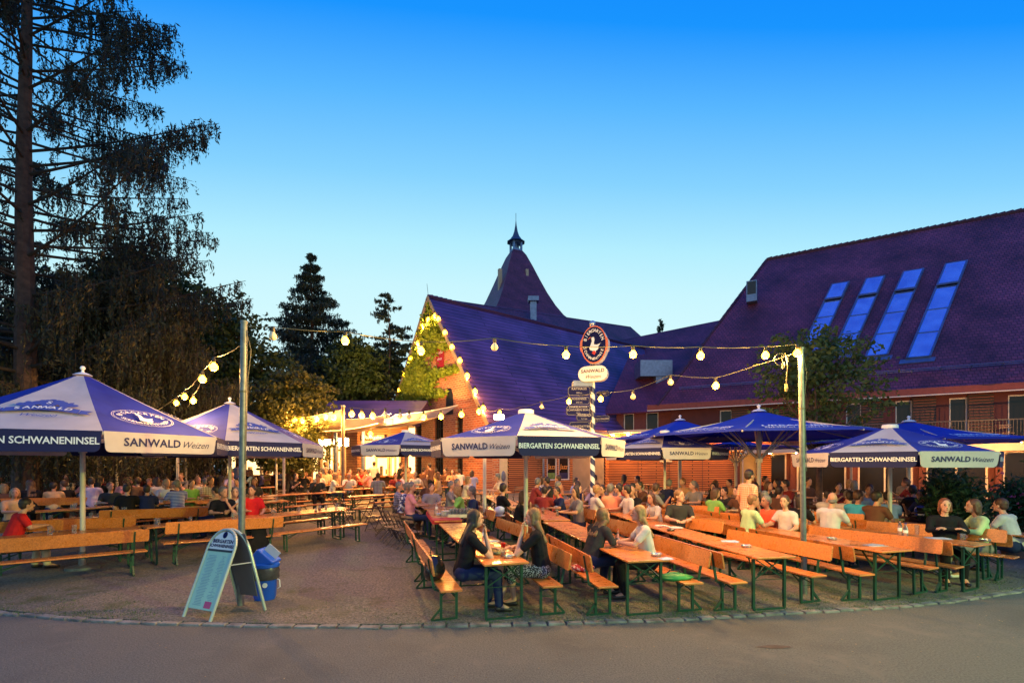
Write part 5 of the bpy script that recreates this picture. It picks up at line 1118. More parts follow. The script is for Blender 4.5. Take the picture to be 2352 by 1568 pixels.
    d = {'body': remesh(B, min(vox, .0075) if fingers else vox, 'body', 2), 'top': remesh(T, max(.012, vox*.9), 'top', 3), 'lower_garment': remesh(Lg, max(.013, vox), 'lower_garment', 3), 'hair': remesh(Hh, max(.010, vox*.75), 'hair', 2), 'shoes': [remesh(Sh[s], max(.012, vox), 'shoe', 2) for s in (-1, 1)]}
    ey = MB()
    for s in (-1, 1): ey.ell(h((s*.031, .088, .068)), (.012, .010, .007), 8, Rm); ey.ell(h((s*.031, .088, .092)), (.018, .008, .004), 8, Rm)
    d['eyes'] = ey.mesh('eyes', True); mo = MB(); mo.ell(h((0, .099, -.012)), (.022, .008, .006), 8, Rm); d['mouth'] = mo.mesh('mouth', True)
    return d
def shirtmat(n, c, rough=.85): return mat(n, c, rough, var=.12, scale=7, bump=.6, bscale=11, spec=.1)
CL = {k: shirtmat(k.replace(' ', '_')+'_fabric', c) for k, c in {'black': (.012, .012, .016), 'navy': (.015, .022, .075), 'white': (.50, .47, .45), 'red': (.50, .018, .02), 'orange red': (.72, .10, .05), 'grey': (.20, .19, .19), 'brown': (.12, .055, .035), 'tan': (.45, .28, .16), 'green': (.20, .42, .10), 'pale green': (.36, .50, .28), 'lilac': (.38, .32, .48), 'pink': (.62, .26, .28), 'light blue': (.25, .33, .62), 'cyan': (.05, .32, .52), 'cream': (.62, .50, .32), 'yellow': (.60, .42, .14), 'maroon': (.20, .03, .03), 'charcoal': (.035, .035, .037), 'denim': (.02, .03, .08), 'salmon': (.62, .22, .14)}.items()}
def patt(name, a, b, kind, sc):
    m = mat(name, a, .85, var=0); t = m.node_tree; bs = t.nodes['Principled BSDF']; tc_ = t.nodes.new('ShaderNodeTexCoord'); x = t.nodes.new('ShaderNodeMix'); x.data_type = 'RGBA'; x.inputs[6].default_value = (*a, 1); x.inputs[7].default_value = (*b, 1)
    def w(ax):
        q = t.nodes.new('ShaderNodeTexWave'); q.bands_direction = ax; q.inputs['Scale'].default_value = sc; t.links.new(tc_.outputs['Object'], q.inputs['Vector']); g_ = t.nodes.new('ShaderNodeMath'); g_.operation = 'GREATER_THAN'; g_.inputs[1].default_value = .68 if kind != 'stripe' else .6; t.links.new(q.outputs[1], g_.inputs[0]); return g_.outputs[0]
    if kind == 'stripe': t.links.new(w('Z'), x.inputs[0])
    elif kind == 'plaid':
        mx_ = t.nodes.new('ShaderNodeMath'); mx_.operation = 'ADD'; t.links.new(w('Z'), mx_.inputs[0]); t.links.new(w('X'), mx_.inputs[1]); m2_ = t.nodes.new('ShaderNodeMath'); m2_.operation = 'MULTIPLY'; m2_.inputs[1].default_value = .5; t.links.new(mx_.outputs[0], m2_.inputs[0]); t.links.new(m2_.outputs[0], x.inputs[0])
    else:
        v_ = t.nodes.new('ShaderNodeTexNoise'); v_.inputs['Scale'].default_value = sc; t.links.new(tc_.outputs['Object'], v_.inputs['Vector']); g_ = t.nodes.new('ShaderNodeMath'); g_.operation = 'GREATER_THAN'; g_.inputs[1].default_value = .54; t.links.new(v_.outputs[0], g_.inputs[0]); t.links.new(g_.outputs[0], x.inputs[0])
    t.links.new(x.outputs[2], bs.inputs['Base Color']); return m
CL['blue striped'] = patt('blue_stripes', (.03, .06, .34), (.30, .36, .66), 'stripe', 8); CL['beige plaid'] = patt('beige_plaid', (.30, .22, .16), (.62, .52, .42), 'plaid', 5); CL['dark plaid'] = patt('dark_plaid', (.10, .09, .16), (.36, .34, .42), 'plaid', 6); CL['floral'] = patt('floral', (.04, .05, .16), (.55, .58, .66), 'f', 14); CL['grey striped'] = patt('grey_stripes', (.12, .11, .14), (.32, .30, .34), 'stripe', 10); CL['dotted skirt'] = patt('dotted_skirt', (.012, .012, .02), (.3, .3, .34), 'f', 60); CL['striped top'] = patt('striped_top', (.04, .03, .07), (.5, .45, .5), 'stripe', 9); CL['orange patterned'] = patt('orange_pattern', (.68, .24, .12), (.72, .50, .36), 'plaid', 7)
HR = {k: mat(k+'_hair', c, .55, var=.35, scale=30) for k, c in {'dark': (.018, .010, .008), 'brown': (.065, .028, .014), 'blonde': (.27, .15, .058), 'grey': (.13, .12, .11), 'auburn': (.16, .05, .02), 'fair': (.17, .085, .035)}.items()}
SK = [mat('skin_%s' % a, c, .55, var=.05, sub=0) for a, c in (('fair', (.50, .27, .18)), ('warm', (.44, .22, .135)), ('tanned', (.36, .17, .10)))]
M['eye'] = mat('eye', (.02, .012, .01), .2, var=0); M['lips'] = mat('lips', (.30, .07, .06), .5, var=0)
SHO = mat('dark_shoes', (.02, .016, .014), .5, var=.1); SHW = mat('white_shoes', (.6, .6, .58), .5, var=.1)
PR = {}
def proto(**k):
    key = tuple(sorted(k.items()))
    if key not in PR: PR[key] = figure(**k)
    return PR[key]
PEOPLE = []
def person(pos, rz, d, shirt, hair, label, skin=0, legs='denim', shoes=None, sc=1.0, face=True):
    o = link('person', d['body'], SK[skin]); o.location = pos; o.rotation_euler = (0, 0, R(rz)); o.scale = (sc, sc, sc); tag(o, label, 'person', 'guests in the beer garden'); ch = []
    link('top', d['top'], CL[shirt], o); link('lower_garment', d['lower_garment'], CL[legs], o); link('hair', d['hair'], HR[hair], o); [link('shoe', q_, shoes or SHO, o) for q_ in d['shoes']]
    if face: link('eyes', d['eyes'], M['eye'], o); link('mouth', d['mouth'], M['lips'], o)
    PEOPLE.append(o); return o
# --- the four women and others near the road (own poses)
NV = .010
def near(px, py_seat, Y, rz, shirt, hc, label, legs='denim', skin=0, sc=1.05, shoes=None, dz=0, **k):
    q = P(px, 1066, Y); return person((q.x, q.y, g(Y)+dz), rz, figure(**{'vox': NV, 'fingers': True, **({'legs': 'skirt'} if legs in ('dotted skirt',) else {}), **k}), shirt, hc, label, skin, legs, shoes, sc)
def bag(p, rx, ry, rz_, m, label, cat='bag', name='bag', seed=1, handle=True):
    o = tag(empty(name, p), label, cat); r = random.Random(seed); b = MB(); n = 14
    for i in range(8):
        t = i/7; z = rz_*t; w = (.75+.5*math.sin(PI*min(1, t*1.05))**.7)*(1-.35*t*t)
        b.v += [(rx*w*math.cos(2*PI*k/n)*(1+.12*r.uniform(-1, 1)), ry*w*math.sin(2*PI*k/n)*(1+.12*r.uniform(-1, 1)), z+.01*r.uniform(-1, 1)) for k in range(n)]
    for i in range(7):
        for k in range(n): b.f.append((i*n+k, i*n+(k+1) % n, (i+1)*n+(k+1) % n, (i+1)*n+k)); b.m.append(0)
    b.f.append(tuple(range(n))[::-1]); b.f.append(tuple(7*n+k for k in range(n))); b.m += [0, 0]; b.build('body', m, o, True)
    if handle: MB().tube([(-rx*.5, 0, rz_*.9), (-rx*.3, 0, rz_*1.35), (rx*.3, 0, rz_*1.35), (rx*.5, 0, rz_*.9)], .008, 6).build('handle', M['black'], o)
    return o
near(1062, 0, 6.88, -76, 'black', 'dark', 'person with very long dark hair, black T-shirt and jeans at the front table', legs='denim', hair='long', la='table', ra='face', lean=.22, hy=0)
near(1246, 0, 7.05, 84, 'black', 'fair', 'person with light brown hair, black T-shirt and dotted skirt, legs crossed', legs='dotted skirt', hair='long', la='face', ra='table', lean=.16, cross=True) 
near(1353, 0, 7.7, -60, 'charcoal', 'fair', 'person in black jacket with long hair, back turned, leaning on a table', top='long', hair='long', la='table', ra='table', lean=.42, hp=-.3)
near(1492, 0, 7.6, 84, 'white', 'blonde', 'person with long blonde hair in white T-shirt resting arms on the table', legs='black', hair='long', la='clasp', ra='clasp', lean=.20, top='short')
for o in PEOPLE[-1:]: pass
near(1560, 0, 10.6, 165, 'charcoal', 'fair', 'person in dark grey shirt sitting behind two plates, looking left', legs='black', hair='short', la='table', ra='table', lean=.02, bulk=1.1, sc=1.1, hy=.9)
near(2170, 0, 8.85, 155, 'black', 'auburn', 'person with bobbed auburn hair, black cardigan and striped top, arms crossed', legs='black', top='long', hair='bob', la='cross', ra='cross', lean=-.03)
near(2262, 0, 8.9, 70, 'pale green', 'brown', 'person in pale hooded top with jeans and white trainers at the right table', legs='grey', top='long', hair='bob', la='table', ra='gest', lean=.2, shoes=SHW, skin=1)
near(2330, 0, 9.1, 20, 'white', 'brown', 'person in white printed T-shirt at the right picture edge', legs='denim', hair='short', lean=.25, la='table', ra='table', bulk=1.1)
near(22, 0, 9.35, -30, 'red', 'dark', 'person in red T-shirt on the front bench at the left edge', legs='cream', hair='short', lean=.30, la='table', ra='table', bulk=1.1)
near(1716, 0, 11.0, -75, 'orange patterned', 'dark', 'tall person standing in an orange patterned shirt among the tables', legs='brown', hair='short', stand=True, la='down', ra='down', lean=.05, sc=1.09, skin=1)
sw_ = MB(); 
# --- seated crowd
def Yof(py):
    lo, hi = 5., 60.
    for _ in range(40):
        m_ = (lo+hi)/2; y = HY+(CH-(1.42+g(m_)))*F/m_
        if y > py: lo = m_
        else: hi = m_
    return lo
CROWD = [  # px, head top py, shirt, hair colour, style, facing (L R A C), label
(72,1105,'black','brown','long','R','person in black with brown hair beside the thick trunk'),(148,1109,'black','brown','short','C','person in black bending over a mug under the left parasol'),(93,1084,'tan','dark','short','A','person in tan shirt right of the thick trunk'),(137,1083,'red','dark','short','A','person in red top behind the left parasol pole'),(112,1087,'maroon','brown','short','R',None),
(226,1099,'black','dark','long','A','broad person in black just right of the left parasol pole'),(254,1108,'charcoal','brown','short','L',None),(292,1112,'black','dark','short','R','person in black T-shirt with bare arms folded on a bench'),(317,1101,'brown','brown','short','C',None),(338,1114,'navy','dark','short','A','person in navy T-shirt seen from behind, left of the striped one'),(355,1101,'charcoal','auburn','short','C',None),(383,1103,'white','blonde','short','R','person with blonde hair in white sleeveless top'),(409,1108,'blue striped','grey','short','A','person in blue striped shirt seen from behind'),(437,1102,'green','brown','short','C','person in bright green shirt resting chin on hand'),(481,1102,'beige plaid','brown','short','L','person in beige plaid shirt left of the steel pole'),(504,1116,'tan','dark','short','L',None),(511,1132,'black','grey','short','A','heavy person in black seen from behind at the steel pole'),(578,1126,'red','dark','short','L','person in bright red top right of the steel pole'),(530,1120,'white','grey','short','A',None),
(210,1072,'grey','brown','short','C',None),(221,1076,'cream','grey','short','A',None),(242,1083,'grey striped','dark','short','A','person in grey striped shirt behind the left parasol pole'),(288,1082,'black','dark','short','A',None),(305,1084,'brown','brown','short','A',None),(336,1087,'maroon','brown','bob','C',None),(350,1086,'charcoal','dark','short','A',None),(369,1074,'black','brown','short','A',None),(377,1070,'cyan','brown','short','C','person in bright cyan shirt in the far left crowd'),(400,1073,'grey','brown','short','C',None),(429,1075,'charcoal','dark','short','A',None),(461,1075,'cream','brown','short','L',None),(474,1078,'lilac','dark','short','A',None),(489,1082,'charcoal','brown','short','L',None),(135,1076,'white','grey','short','R',None),(172,1077,'salmon','grey','short','C',None),(148,1074,'black','dark','short','C',None),(96,1074,'red','dark','short','A',None),(41,1080,'light blue','dark','short','A','person in light blue top left of the thick trunk'),(8,1110,'brown','blonde','bob','R',None),(28,1122,'tan','blonde','bob','R',None),
(512,1080,'tan','auburn','bob','C',None),(581,1082,'white','auburn','long','L','person with long auburn hair and white top, kiosk behind'),(600,1078,'lilac','blonde','bob','R',None),(613,1077,'yellow','brown','short','C','person in yellow shirt standing out before the kiosk'),(637,1078,'navy','dark','short','R','person in navy T-shirt right of the yellow shirt'),(559,1077,'white','brown','bob','C',None),(671,1087,'black','dark','bob','R','person in black seated on a bench facing right, kiosk glow behind'),(676,1080,'salmon','brown','short','L',None),(705,1080,'tan','brown','bob','C',None),(728,1094,'charcoal','brown','tail','L','person in dark sleeveless top with hair tied up'),(731,1083,'white','auburn','bob','C',None),(749,1081,'cream','grey','short','R',None),(761,1087,'white','blonde','bob','R','person with blonde bob in white T-shirt beside the thin post'),(777,1078,'tan','brown','short','C',None),(801,1087,'white','grey','bald','L','bald person in white shirt right of the awning post'),(805,1077,'brown','brown','short','C',None),(817,1077,'cream','grey','short','R',None),(829,1077,'red','brown','short','C','person in red shirt before the drinks kiosk'),(843,1079,'salmon','brown','short','L',None),(853,1080,'pink','grey','short','L',None),(868,1088,'dark plaid','dark','short','R','person in dark plaid shirt left of the small parasol'),(909,1087,'maroon','dark','short','C',None),(933,1076,'green','brown','short','L','broad person in green shirt at the small parasol pole'),(943,1074,'tan','dark','short','C',None),
(912,1108,'dark plaid','grey','short','R','grey haired person in plaid shirt on a folding chair'),(922,1114,'floral','grey','short','R','grey haired person in blue floral shirt'),(940,1117,'pink','grey','short','R','grey haired person in pink striped shirt, front of the folding chairs'),(978,1102,'brown','auburn','long','L',None),(990,1110,'grey striped','brown','short','C','person in grey striped top facing across the plates'),(1008,1091,'tan','auburn','long','L',None),(1032,1109,'grey','grey','short','R',None),(1046,1106,'white','grey','short','R',None),(1065,1099,'cream','blonde','bob','L',None),(1060,1121,'green','blonde','bob','R','blonde person in mint green top right of the glasses tray'),(1089,1122,'navy','grey','short','R','person in navy jacket reaching across toward the helmet'),(1151,1121,'black','dark','short','C','person in black T-shirt facing the camera behind the helmet'),(1186,1136,'black','brown','bob','L','person in black left of the central parasol pole'),(1149,1095,'cream','grey','short','A','person in cream striped shirt at the open barn door'),(1056,1077,'white','dark','short','A','person in white T-shirt in front of the dark barn window'),(1004,1078,'yellow','dark','short','A',None),(970,1078,'brown','dark','short','A',None),(1024,1079,'brown','dark','short','C',None),(1038,1079,'tan','brown','long','C',None),
(1221,1103,'maroon','grey','short','L',None),(1244,1097,'floral','brown','bob','R',None),(1270,1101,'charcoal','dark','short','A',None),(1289,1096,'salmon','brown','short','C',None),(1311,1097,'light blue','dark','bob','R',None),(1278,1109,'orange red','grey','short','R','person in salmon red shirt leaning forward'),(1295,1114,'navy','dark','short','A','person in navy shirt seen from behind, left of the signpost'),(1329,1109,'navy','dark','short','L','person in navy with a cap and tall beer glass'),(1366,1122,'white','blonde','short','R','blonde person in white T-shirt right of the signpost'),(1374,1098,'brown','dark','short','C',None),(1391,1114,'black','dark','short','A','large person in black seen from behind'),(1426,1118,'grey','dark','short','C',None),(1445,1127,'white','dark','short','L','large person in white shirt leaning left, seen from behind'),(1463,1122,'black','brown','bald','C','balding person in black vest facing the camera'),
(1431,1091,'red','dark','long','R','person in bright red top before the slatted wall'),(1473,1093,'cream','dark','short','C',None),(1449,1109,'brown','dark','short','A',None),(1480,1109,'brown','dark','short','C',None),(1491,1120,'grey','brown','short','C',None),(1514,1127,'white','brown','long','L','person with long brown hair in a white sleeveless top'),(1516,1109,'charcoal','dark','short','L',None),(1598,1110,'grey','grey','tail','A','person with grey ponytail and grey top'),(1636,1124,'green','brown','bob','L','person with dark bob in green T-shirt'),(1650,1108,'black','dark','long','L',None),(1674,1117,'charcoal','dark','short','L',None),(1742,1132,'black','grey','short','A','grey haired person in dark T-shirt seen from behind'),(1712,1146,'pale green','fair','short','L','person in pale green shirt bending far over the table'),(1770,1139,'orange red','grey','short','C','grey haired person in bright orange red shirt'),(1808,1142,'white','brown','short','L','person in white left of the lit pole'),(1830,1136,'black','dark','bob','C',None),(1753,1099,'maroon','dark','short','C',None),(1811,1109,'maroon','dark','short','A',None),(1853,1104,'brown','dark','short','C',None),
(1897,1128,'white','dark','short','A','person in white shirt behind the bald person'),(1904,1143,'white','grey','bald','L','bald person with glasses in white T-shirt right of the lit pole'),(1943,1128,'white','dark','short','A','broad person in white T-shirt seen from behind'),(1964,1127,'cyan','brown','short','A','person in turquoise T-shirt'),(2004,1136,'brown','dark','short','C',None),(2045,1131,'light blue','dark','short','A','person in light blue shirt at the right parasol pole'),(2078,1098,'grey','dark','short','R',None),(2100,1106,'maroon','brown','short','L',None),(2106,1121,'black','dark','short','A',None),(2130,1125,'navy','dark','short','L','person in navy behind the blue helmet'),(1990,1122,'light blue','brown','short','C',None),(1915,1110,'maroon','dark','short','C',None),(1780,1118,'brown','dark','short','A',None),(1700,1120,'brown','dark','bob','R',None)]
rr = random.Random(12)
cols_ = ['black', 'white', 'brown', 'tan', 'grey', 'maroon', 'salmon', 'cream', 'charcoal', 'lilac', 'navy', 'pink']
for i in range(190):
    px, py_ = rr.choice([(rr.uniform(160, 720), rr.uniform(1070, 1086)), (rr.uniform(160, 620), rr.uniform(1083, 1102)), (rr.uniform(-10, 480), rr.uniform(1088, 1108)), (rr.uniform(720, 1090), rr.uniform(1070, 1086)), (rr.uniform(1240, 2020), rr.uniform(1098, 1128))])
    if any(abs(px-q[0]) < 9 and abs(py_-q[1]) < 12 for q in CROWD): continue
    CROWD.append((px, py_, rr.choice(cols_), rr.choice(['dark', 'dark', 'brown', 'brown', 'grey', 'auburn', 'blonde']), rr.choice(['short', 'short', 'bob']), rr.choice('LRAC'), None))
WAYS = {'R': -90, 'L': 90, 'A': 0, 'C': 180}
variants = [dict(lean=.12, la='table', ra='table'), dict(lean=.2, la='face', ra='table'), dict(lean=.05, la='lap', ra='table'), dict(lean=.26, la='table', ra='gest')]
for i, (px, py, shirt, hair, style, fc, lab) in enumerate(CROWD):
    Y = Yof(py); Y = min(Y, 24.5)
    q = Gd(px, Y); best = None
    for s in SEATS:
        if s[4]: continue
        d = abs(spx(Vector((s[0], s[1], 0)))-px)*Y/F+abs(s[1]-Y)*.45
        if d < .62 and (best is None or d < best[0]): best = (d, s)
    v = dict(variants[(i*7+len(shirt)) % 4]); v['hair'] = style; v['vox'] = .024 if Y > 14 else .018
    if shirt in ('charcoal',) and i % 2: v['top'] = 'long'
    rz = WAYS[fc]+rr.uniform(-22, 22)
    if best:
        s = best[1]; s[4] = True; x, y = s[0], s[1]; x += (px-spx(Vector((x, y, 0))))*s[1]/F; base = s[2]+(-90 if s[3] > 0 else 90); rz = base+rr.uniform(-12, 12); z = g(y)
    else:
        x, y, z = q.x, q.y, q.z
        if Y < 20 and 880 < px: chair(x, y, rz, 'garden chair with a guest on it, '+zone(px, Y))
    # heads can turn so that faces look about
    v['hy'] = round(rr.choice([0, .5, -.5]), 1); v['vox'] = .022
    if not lab:
        lab = 'person in %s top with %s %s, %s' % (shirt, hair, {'short': 'short hair', 'bob': 'bobbed hair', 'long': 'long hair', 'tail': 'tied hair', 'bald': 'thinning hair'}[style], zone(px, Y))
    for nm in ('dark', ): lab = lab.replace('dark short hair', 'short dark hair')
    sc = 1.06*rr.uniform(.96, 1.04); o = person((x, y, z), rz, proto(**v), shirt, hair, lab, rr.choice([0, 0, 1, 1, 2]), rr.choice(['denim', 'black', 'brown', 'charcoal']), None, sc, Y < 15)
# two kiosk attendants and a few people standing in front of the hatches
for i, (px, Y, sh, hr, lab) in enumerate(((745, 25.0, 'white', 'blonde', 'person in white standing in the glowing kiosk doorway'), (770, 24.9, 'tan', 'auburn', 'person standing at the kiosk corner by the thin post'), (545, 24.6, 'white', 'brown', 'person queueing at the left serving hatch'), (858, 25.2, 'white', 'dark', 'person standing at the drinks kiosk window'), (916, 23.5, 'black', 'dark', 'person standing left of the small parasol pole'), (990, 22.5, 'brown', 'dark', 'person standing by the dark barn windows'))):
    q = Gd(px, Y); person(q, rr.choice([0, 60, -60]), proto(stand=True, la='down', ra='lap', hair='short', vox=.022), sh, hr, lab, 0, 'black', None, 1.0, False)
# ============================================================= MENU SIGN, BIN, TABLE THINGS
def smat(name, c): return mat(name, c, .5, var=0)
ms = tag(empty('menu_sign', (0, 0, 0)), 'rounded aluminium pavement sign holding a pale menu, at the kerb', 'pavement sign')
pa, pb_ = Vector((-4.95, 6.62, 0)), Vector((-4.13, 6.46, 0)); pc, pd = Vector((-4.02, 7.2, 0)), Vector((-3.42, 6.95, 0))
def aleaf(L0, R0, top, name):
    """bent tube frame: two feet and an arched head"""
    up_ = (top-(L0+R0)/2); u = (R0-L0)*.5; c = (L0+R0)/2; H_ = up_.length; un = up_.normalized(); r = u.length; pts = [L0, L0+un*(H_-r)]
    for k in range(1, 12): a = PI-PI*k/12; pts.append(c+un*(H_-r)+u.normalized()*r*math.cos(a)+un*r*math.sin(a))
    pts += [R0+un*(H_-r), R0]; MB().tube(pts, .022, 10).build(name, M['alu'], ms, True); return c, u.normalized(), un, H_, r
M['alu'] = mat('aluminium_tube', (.36, .42, .38), .35, .3, .08); M['menu'] = mat('lamp_tinted_menu_sheet', (.34, .52, .38), .25, var=.05, scale=2); M['plast'] = mat('grey_back_panel', (.10, .10, .10), .6, var=.1)  # green cast of the street lamp put into tube and menu colours
Ls, Rs = Vector((-4.53, 6.67, 0)), Vector((-4.03, 6.46, 0)); topf = Vector((-4.10, 6.98, 1.16))
c, u, un, H_, r = aleaf(Ls, Rs, topf, 'front_frame'); nrm = u.cross(un).normalized()
if nrm.y > 0: nrm = -nrm
def pm(cx, cz, off=0): mt = Matrix((u, un, u.cross(un))).transposed().to_4x4(); mt.translation = c+u*cx+un*cz+nrm*off; return mt
b = MB(); b.box((0, 0, 0), (2*r-.05, .80, .012)); pn_ = b.build('menu_panel', M['menu'], ms, M=pm(0, .53))
fz = 1 if u.cross(un).dot(nrm) > 0 else -1
poly = [((r-.03)*math.cos(PI*k/14), (r-.03)*math.sin(PI*k/14)) for k in range(15)]+[(-(r-.03), -.02), ((r-.03), -.02)]; n = len(poly)
b = MB().add([(x, y, .006) for x, y in poly]+[(x, y, -.006) for x, y in poly], [tuple(range(n)), tuple(range(n, 2*n))[::-1]]+[(i, n+i, n+(i+1) % n, (i+1) % n) for i in range(n)]); hd = b.build('header_panel', M['signwhite'], ms, M=pm(0, H_-r))
t = MB(); addtext(t, 'BIERGARTEN', .072, Matrix.Translation((0, .095, .009)), bold=.03); addtext(t, 'SCHWANENINSEL', .062, Matrix.Translation((0, .03, .009)), bold=.03); n = 18
t.add([(.045*math.cos(2*PI*k/n), .19+.05*math.sin(2*PI*k/n), .009) for k in range(n)], [tuple(range(n))]); t.build('lettering', M['signnavy'], hd)
MB().box((0, -.035, .008), (2*r-.05, .03, .014)).build('divider', M['black'], hd)
rr = random.Random(3); t = MB()
for i in range(34): y = .33-i*.0205; t.box((-.10+rr.uniform(-.01, .01), y, .0075), (rr.uniform(.12, .19), .005, .001)); t.box((.12, y, .0075), (rr.uniform(.02, .14), .005, .001))
t.build('menu_text', M['lead'], pn_); MB().box((.12, -.33, .009), (.13, .09, .002)).build('pink_note', mat('pink_note', (.55, .06, .16), .6, var=0), pn_)
c2, u2, un2, H2, r2 = aleaf(Vector((-4.07, 7.22, 0)), Vector((-3.56, 6.98, 0)), topf+Vector((.04, .03, 0)), 'rear_frame')
mt = Matrix((u2, un2, u2.cross(un2))).transposed().to_4x4(); mt.translation = c2+un2*.66; MB().box((0, 0, 0), (2*r2-.05, .92, .012)).build('rear_panel', M['plast'], ms, M=mt)
MB().tube([c+un*.75+u*r, c2+un2*.72+u2*r2], .01, 6).build('stay_bar', M['alu'], ms)
# bin
bp = P(598, 1376, 7.55); bp.z = 0; bn_ = tag(empty('litter_bin', (-3.86, 7.55, 0)), 'blue litter bin with swing lid and sack, behind the menu sign', 'litter bin'); M['binb'] = mat('blue_plastic', (.008, .085, .58), .35, var=.08, scale=3, coat=.3)
MB().lathe([(.17, 0), (.19, .06), (.215, .60), (.225, .66)], 20, sx=1.1, sy=.9).build('body', M['binb'], bn_, True)
MB().lathe([(.228, .42), (.245, .46), (.24, .52), (.25, .60), (.238, .66), (.22, .67)], 24, sx=1.12, sy=.92).build('sack', mat('dark_sack', (.05, .05, .06), .25, var=.3, scale=12), bn_, True)
MB().lathe([(.235, .66), (.25, .68), (.25, .74), (.20, .76)], 24, sx=1.1, sy=.9).build('rim', M['binb'], bn_, True)
l = MB(); pr = [(-.24, .75), (.24, .75), (.24, .80), (-.03, 1.04), (-.07, 1.05), (-.24, .80)]; l.prism(pr, -.18, .18); hd_ = l.build('hood', M['binb'], bn_, bevel=.02)
l = MB(); d_ = Vector((.27, 0, -.24)).normalized(); l.bar((-.0, 0, 1.035), (.215, 0, .835), .30, .012, up=(0, 1, 0)); l.build('swing_flap', mat('white_flap', (.50, .48, .55), .35, var=.05), hd_)
MB().tube([(.24, .0, .42), (.30, -.02, .40), (.31, -.02, .26), (.25, 0, .22)], .010, 6).build('sack_handle', M['porc'], bn_)
MB().lathe([(.05, 0), (.05, .003)], 14).build('badge', M['letterw'], bn_, M=Matrix.Translation((.10, -.19, .33)) @ Matrix.Rotation(R(80), 4, 'X'))
bn_.scale = (.80, .80, .76)
# ---- small things on tables
TZ = .79
def on(px, py, h=TZ):      # point on a table top (height h above the local ground)
    Y = 7.
    for _ in range(8): Y = F*(CH-h-g(Y))/(py-HY)
    return Vector(((px-CX)/F*Y, Y, h+g(Y)))
def bottle(p, label, cap='red', liq=None, h=.27, r=.034, m='glass'):
    o = tag(empty('bottle', p), label, 'bottle'); MB().lathe([(r*.9, 0), (r, .02), (r, h*.55), (r*.75, h*.7), (r*.38, h*.84), (r*.36, h*.95), (r*.4, h)], 16).build('glass', M[m], o, True)
    MB().lathe([(r*.45, h*.955), (r*.45, h*1.03)], 12).build('cap', M[cap] if cap in M else M['red'], o); MB().lathe([(r*1.02, h*.22), (r*1.02, h*.46)], 16).build('label', M['porc'], o)
    if liq: MB().lathe([(r*.85, .01), (r*.92, .03), (r*.92, h*.5)], 14).build('drink', M[liq], o)
    return o
def glass(p, label, h=.16, r=.037, liq=None, lvl=.5, handle=False, name='glass', group=None):
    o = tag(empty(name, p), label, name.replace('_', ' '), group); MB().lathe([(r*.85, 0), (r, h), (r*.93, h), (r*.8, .01), (.001, .01)], 14).build('body', M['glass'], o, True)
    if liq: MB().lathe([(r*.76, .012), (r*(.78+.12*lvl), h*lvl)], 12).build('drink', M[liq], o)
    if handle: MB().tube([(r, 0, h*.85), (r+.035, 0, h*.75), (r+.035, 0, h*.3), (r, 0, h*.2)], .007, 6).build('handle', M['glass'], o)
    return o
def ashtray(p, label, m='steel'):
    o = tag(empty('ashtray', p), label, 'ashtray'); MB().lathe([(.055, 0), (.07, .008), (.072, .03), (.085, .034), (.062, .03), (.055, .01), (.001, .008)], 18).build('bowl', M[m], o, True); MB().tube([(.0, .02, .02), (.08, .05, .038)], .004, 6).build('cigarette_end', M['porc'], o)
def plate(p, r=.13, food=True, label='plate', name='plate'):
    o = tag(empty(name, p), label, 'plate'); MB().lathe([(r*.55, 0), (r*.6, .006), (r, .02), (r*.98, .024), (r*.6, .012), (.001, .01)], 24).build('dish', M['porc'], o, True); return o
def paper(p, w, d_, rz, m, label, name='leaflet'):
    mb = MB(); n = 4
    mb.box((0, 0, .003), (w, d_, .002)); mb.box((.02, .03, .006), (w*.9, d_*.8, .002), Matrix.Rotation(.4, 3, 'Z')); o = mb.build(name, m); o.location = p; o.rotation_euler = (0, 0, R(rz)); tag(o, label, 'leaflet')
bluep = mat('blue_printed_paper', (.18, .30, .55), .6, col2=(.6, .65, .7), scale=18)
# first table
sp_ = on(1144, 1271); bo = tag(empty('salad_bowl', sp_), 'pale green bowl of noodles on the front table', 'bowl'); MB().lathe([(.05, 0), (.10, .015), (.125, .05), (.115, .05), (.09, .02), (.001, .015)], 20).build('dish', mat('pale_green_china', (.45, .62, .42), .3, var=0), bo, True)
fm = MB(); r3 = random.Random(5)
for i in range(70): a = r3.random()*6.3; q = r3.random()*.095; x, y = q*math.cos(a), q*math.sin(a); z = .05+.04*(1-q/.1)+r3.random()*.01; b_ = r3.random()*6.3; fm.tube([(x, y, z), (x+.02*math.cos(b_), y+.02*math.sin(b_), z+.008), (x+.045*math.cos(b_+.6), y+.045*math.sin(b_+.6), z-.004)], .0045, 4)
fm.ell((0, 0, .045), (.09, .09, .03), 12); fm.build('noodles', mat('noodles', (.62, .42, .16), .5, var=.3, scale=30), bo, True)
ashtray(on(1168, 1280), 'steel ashtray at the near end of the front table'); 
cn = tag(empty('drinks_can', on(1156, 1263)), 'red drinks can beside the noodle bowl', 'can'); MB().lathe([(.028, 0), (.034, .008), (.034, .112), (.028, .12), (.001, .118)], 16).build('body', mat('red_can', (.5, .03, .02), .3, .5, var=.3, scale=30), cn, True); MB().ell((0, .01, .121), (.012, .008, .002), 8).build('tab', M['steel'], cn)
glass(on(1130, 1270), 'empty glass left of the noodle bowl', .12); glass(on(1154, 1277), 'small amber glass in front of the can', .09, .028, 'beer', .7)
bottle(on(1112, 1236), 'water bottle beside the dark haired woman', 'blue', h=.24)
paper(on(1128, 1243), .25, .16, 20, bluep, 'menu leaflet lying on the front table')
bag(Vector((-1.12, 6.95, .452)), .13, .16, .34, mat('black_leather', (.012, .010, .011), .25, var=.1, coat=.4), 'black leather bag on the bench behind the dark haired woman')
